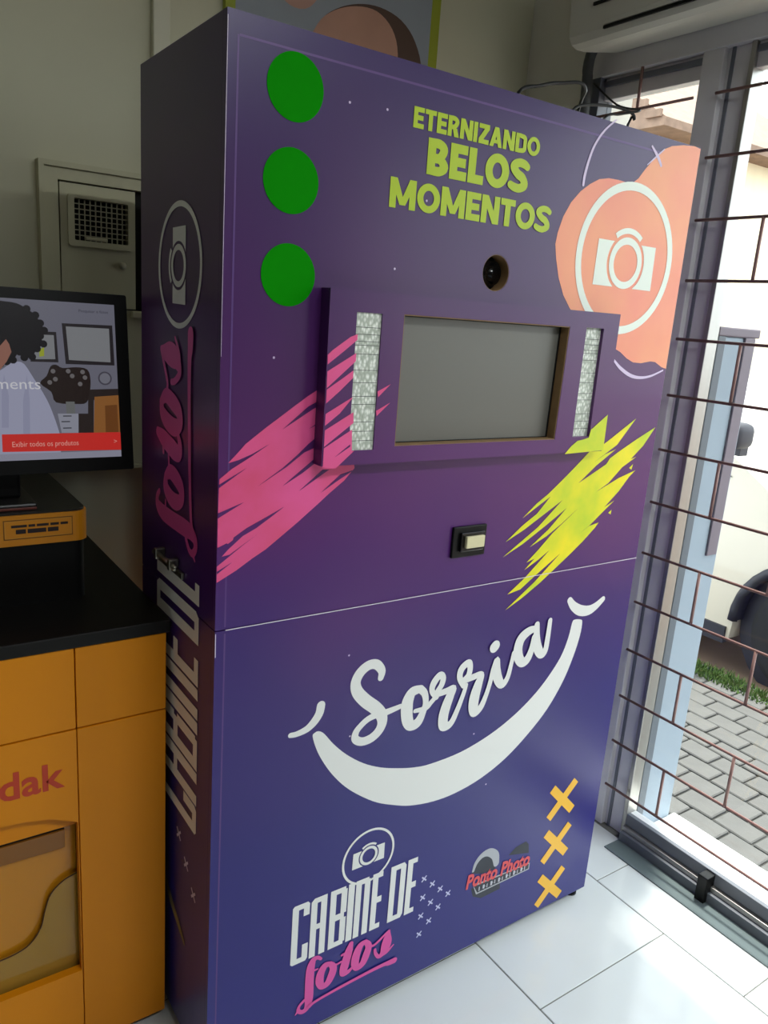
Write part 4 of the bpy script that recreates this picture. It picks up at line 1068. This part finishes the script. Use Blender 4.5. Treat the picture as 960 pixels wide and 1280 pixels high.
tube('hatch_lock', [(0.112, RY1 - 0.021, 1.655), (0.112, RY1 - 0.030, 1.655)], 0.009, M_VB, dr, 14)

ps = thing('wall_picture', 'large wall picture of a baby with lime green border, above the booth', 'picture', (0.72, RY1 - 0.02, 1.75))
PQ = lambda u, v, d: (u, RY1 - 0.020 - d, v)
box('canvas', 0.379, 1.060, RY1 - 0.020, RY1, 1.75, 2.80, mat('picture_lime', (150, 160, 40), 0.6), ps, bev=0.002)
flat('picture_background', PQ, mat('picture_blue_grey', (150, 158, 166), 0.6, noise=0.1), ps, polys=[[(0.406, 1.78), (1.026, 1.78), (1.026, 2.77), (0.406, 2.77)]], d=0.0006)
hd = catmull([(0.62, 2.26), (0.65, 2.34), (0.70, 2.385), (0.77, 2.415), (0.845, 2.425), (0.92, 2.41), (0.975, 2.365), (1.005, 2.29), (0.99, 2.18), (0.93, 2.08), (0.80, 2.03), (0.68, 2.08), (0.63, 2.17)], True, 4)
flat('picture_hair', PQ, mat('picture_brown', (84, 62, 50), 0.6), ps, polys=[hd], d=0.0010)
fc = catmull([(0.61, 2.25), (0.645, 2.335), (0.695, 2.38), (0.765, 2.408), (0.835, 2.412), (0.89, 2.38), (0.915, 2.32), (0.91, 2.22), (0.88, 2.12), (0.79, 2.05), (0.68, 2.09), (0.62, 2.17)], True, 4)
flat('picture_face', PQ, mat('picture_skin', (196, 150, 128), 0.6, noise=0.15, nscale=7), ps, polys=[fc], d=0.0014)
flat('picture_hand', PQ, mat('picture_skin_pale', (186, 146, 130), 0.6), ps, polys=[catmull([(0.52, 2.40), (0.56, 2.50), (0.62, 2.52), (0.66, 2.44), (0.62, 2.37), (0.56, 2.36)], True, 4)], d=0.0010)

# ------------------------------------------------------------------ air conditioner on the window wall
ac = thing('air_conditioner', 'white split air conditioner above the shop window', 'air conditioner', (1.35, 0.12, 2.315))
M_AC = mat('aircon_white', (206, 204, 192), 0.4)
AY0, AY1 = -0.32, 0.560
apro = [(1.4495, 2.372), (1.32, 2.345), (1.285, 2.343), (1.264, 2.350), (1.252, 2.366), (1.244, 2.45), (1.246, 2.58), (1.262, 2.612), (1.30, 2.622), (1.4495, 2.622)]
AF = lambda u, v, d: (u, d, v)
prism('aircon_case', apro, [], AF, AY0 + 0.012, AY1 - 0.012, M_AC, ac)
for ya, yb_ in ((AY0, AY0 + 0.012), (AY1 - 0.012, AY1)):
    cxa, cza = 1.35, 2.47
    prism('end_cap', [(cxa + (p[0] - cxa) * 0.985 + (0.0 if p[0] < 1.44 else 0.001), cza + (p[1] - cza) * 0.985) for p in apro], [], AF, ya, yb_, M_AC, ac)
box('intake_slot', 1.2415, 1.2475, AY0 + 0.05, AY1 - 0.085, 2.425, 2.433, M_BLACK, ac, bev=0.001)
box('outlet_slot', 1.2475, 1.2545, AY0 + 0.05, AY1 - 0.125, 2.362, 2.370, M_BLACK, ac, bev=0.001)
box('outlet_flap', 1.248, 1.258, AY0 + 0.05, AY1 - 0.125, 2.371, 2.384, M_AC, ac, bev=0.002)
tag(tube('aircon_pipe', catmull([(1.40, 0.574, 2.40), (1.40, 0.60, 2.385), (1.41, 0.625, 2.34), (1.425, 0.633, 2.2), (1.425, 0.633, 1.4), (1.425, 0.633, 0.02)]), 0.016, mat('pipe_wrap', (72, 76, 76), 0.6), None, 10),
    'dark wrapped pipe running down the window corner from the air conditioner', 'pipe')

# ------------------------------------------------------------------ unseen fill lamp, added to brighten the interior
def fill_lamp(x, y, label):
    l = thing('fill_lamp', label, 'lamp', (x, y, RZ - 0.06), 'added fill lamps out of view')
    box('fill_housing', x - 0.62, x + 0.62, y - 0.09, y + 0.09, RZ - 0.045, RZ, M_CEIL, l, bev=0.004)
    for s in (-1, 1):
        tube('fill_tube', [(x - 0.59, y + s * 0.045, RZ - 0.060), (x + 0.59, y + s * 0.045, RZ - 0.060)], 0.013, mat('fill_tube_glow', (250, 250, 244), 0.5, emit=2.0), l, 10)
    d = bpy.data.lights.new('fill_light', 'AREA')
    d.shape = 'RECTANGLE'; d.size = 1.18; d.size_y = 0.12; d.energy = FILL_W; d.color = (0.93, 0.98, 1.0)
    o = bpy.data.objects.new('fill_light', d)
    col.objects.link(o)
    o.parent = l
    o.location = (0, 0, -0.02)
fill_lamp(0.45, -1.9, 'added twin-tube fill lamp on the ceiling behind the camera, out of view')
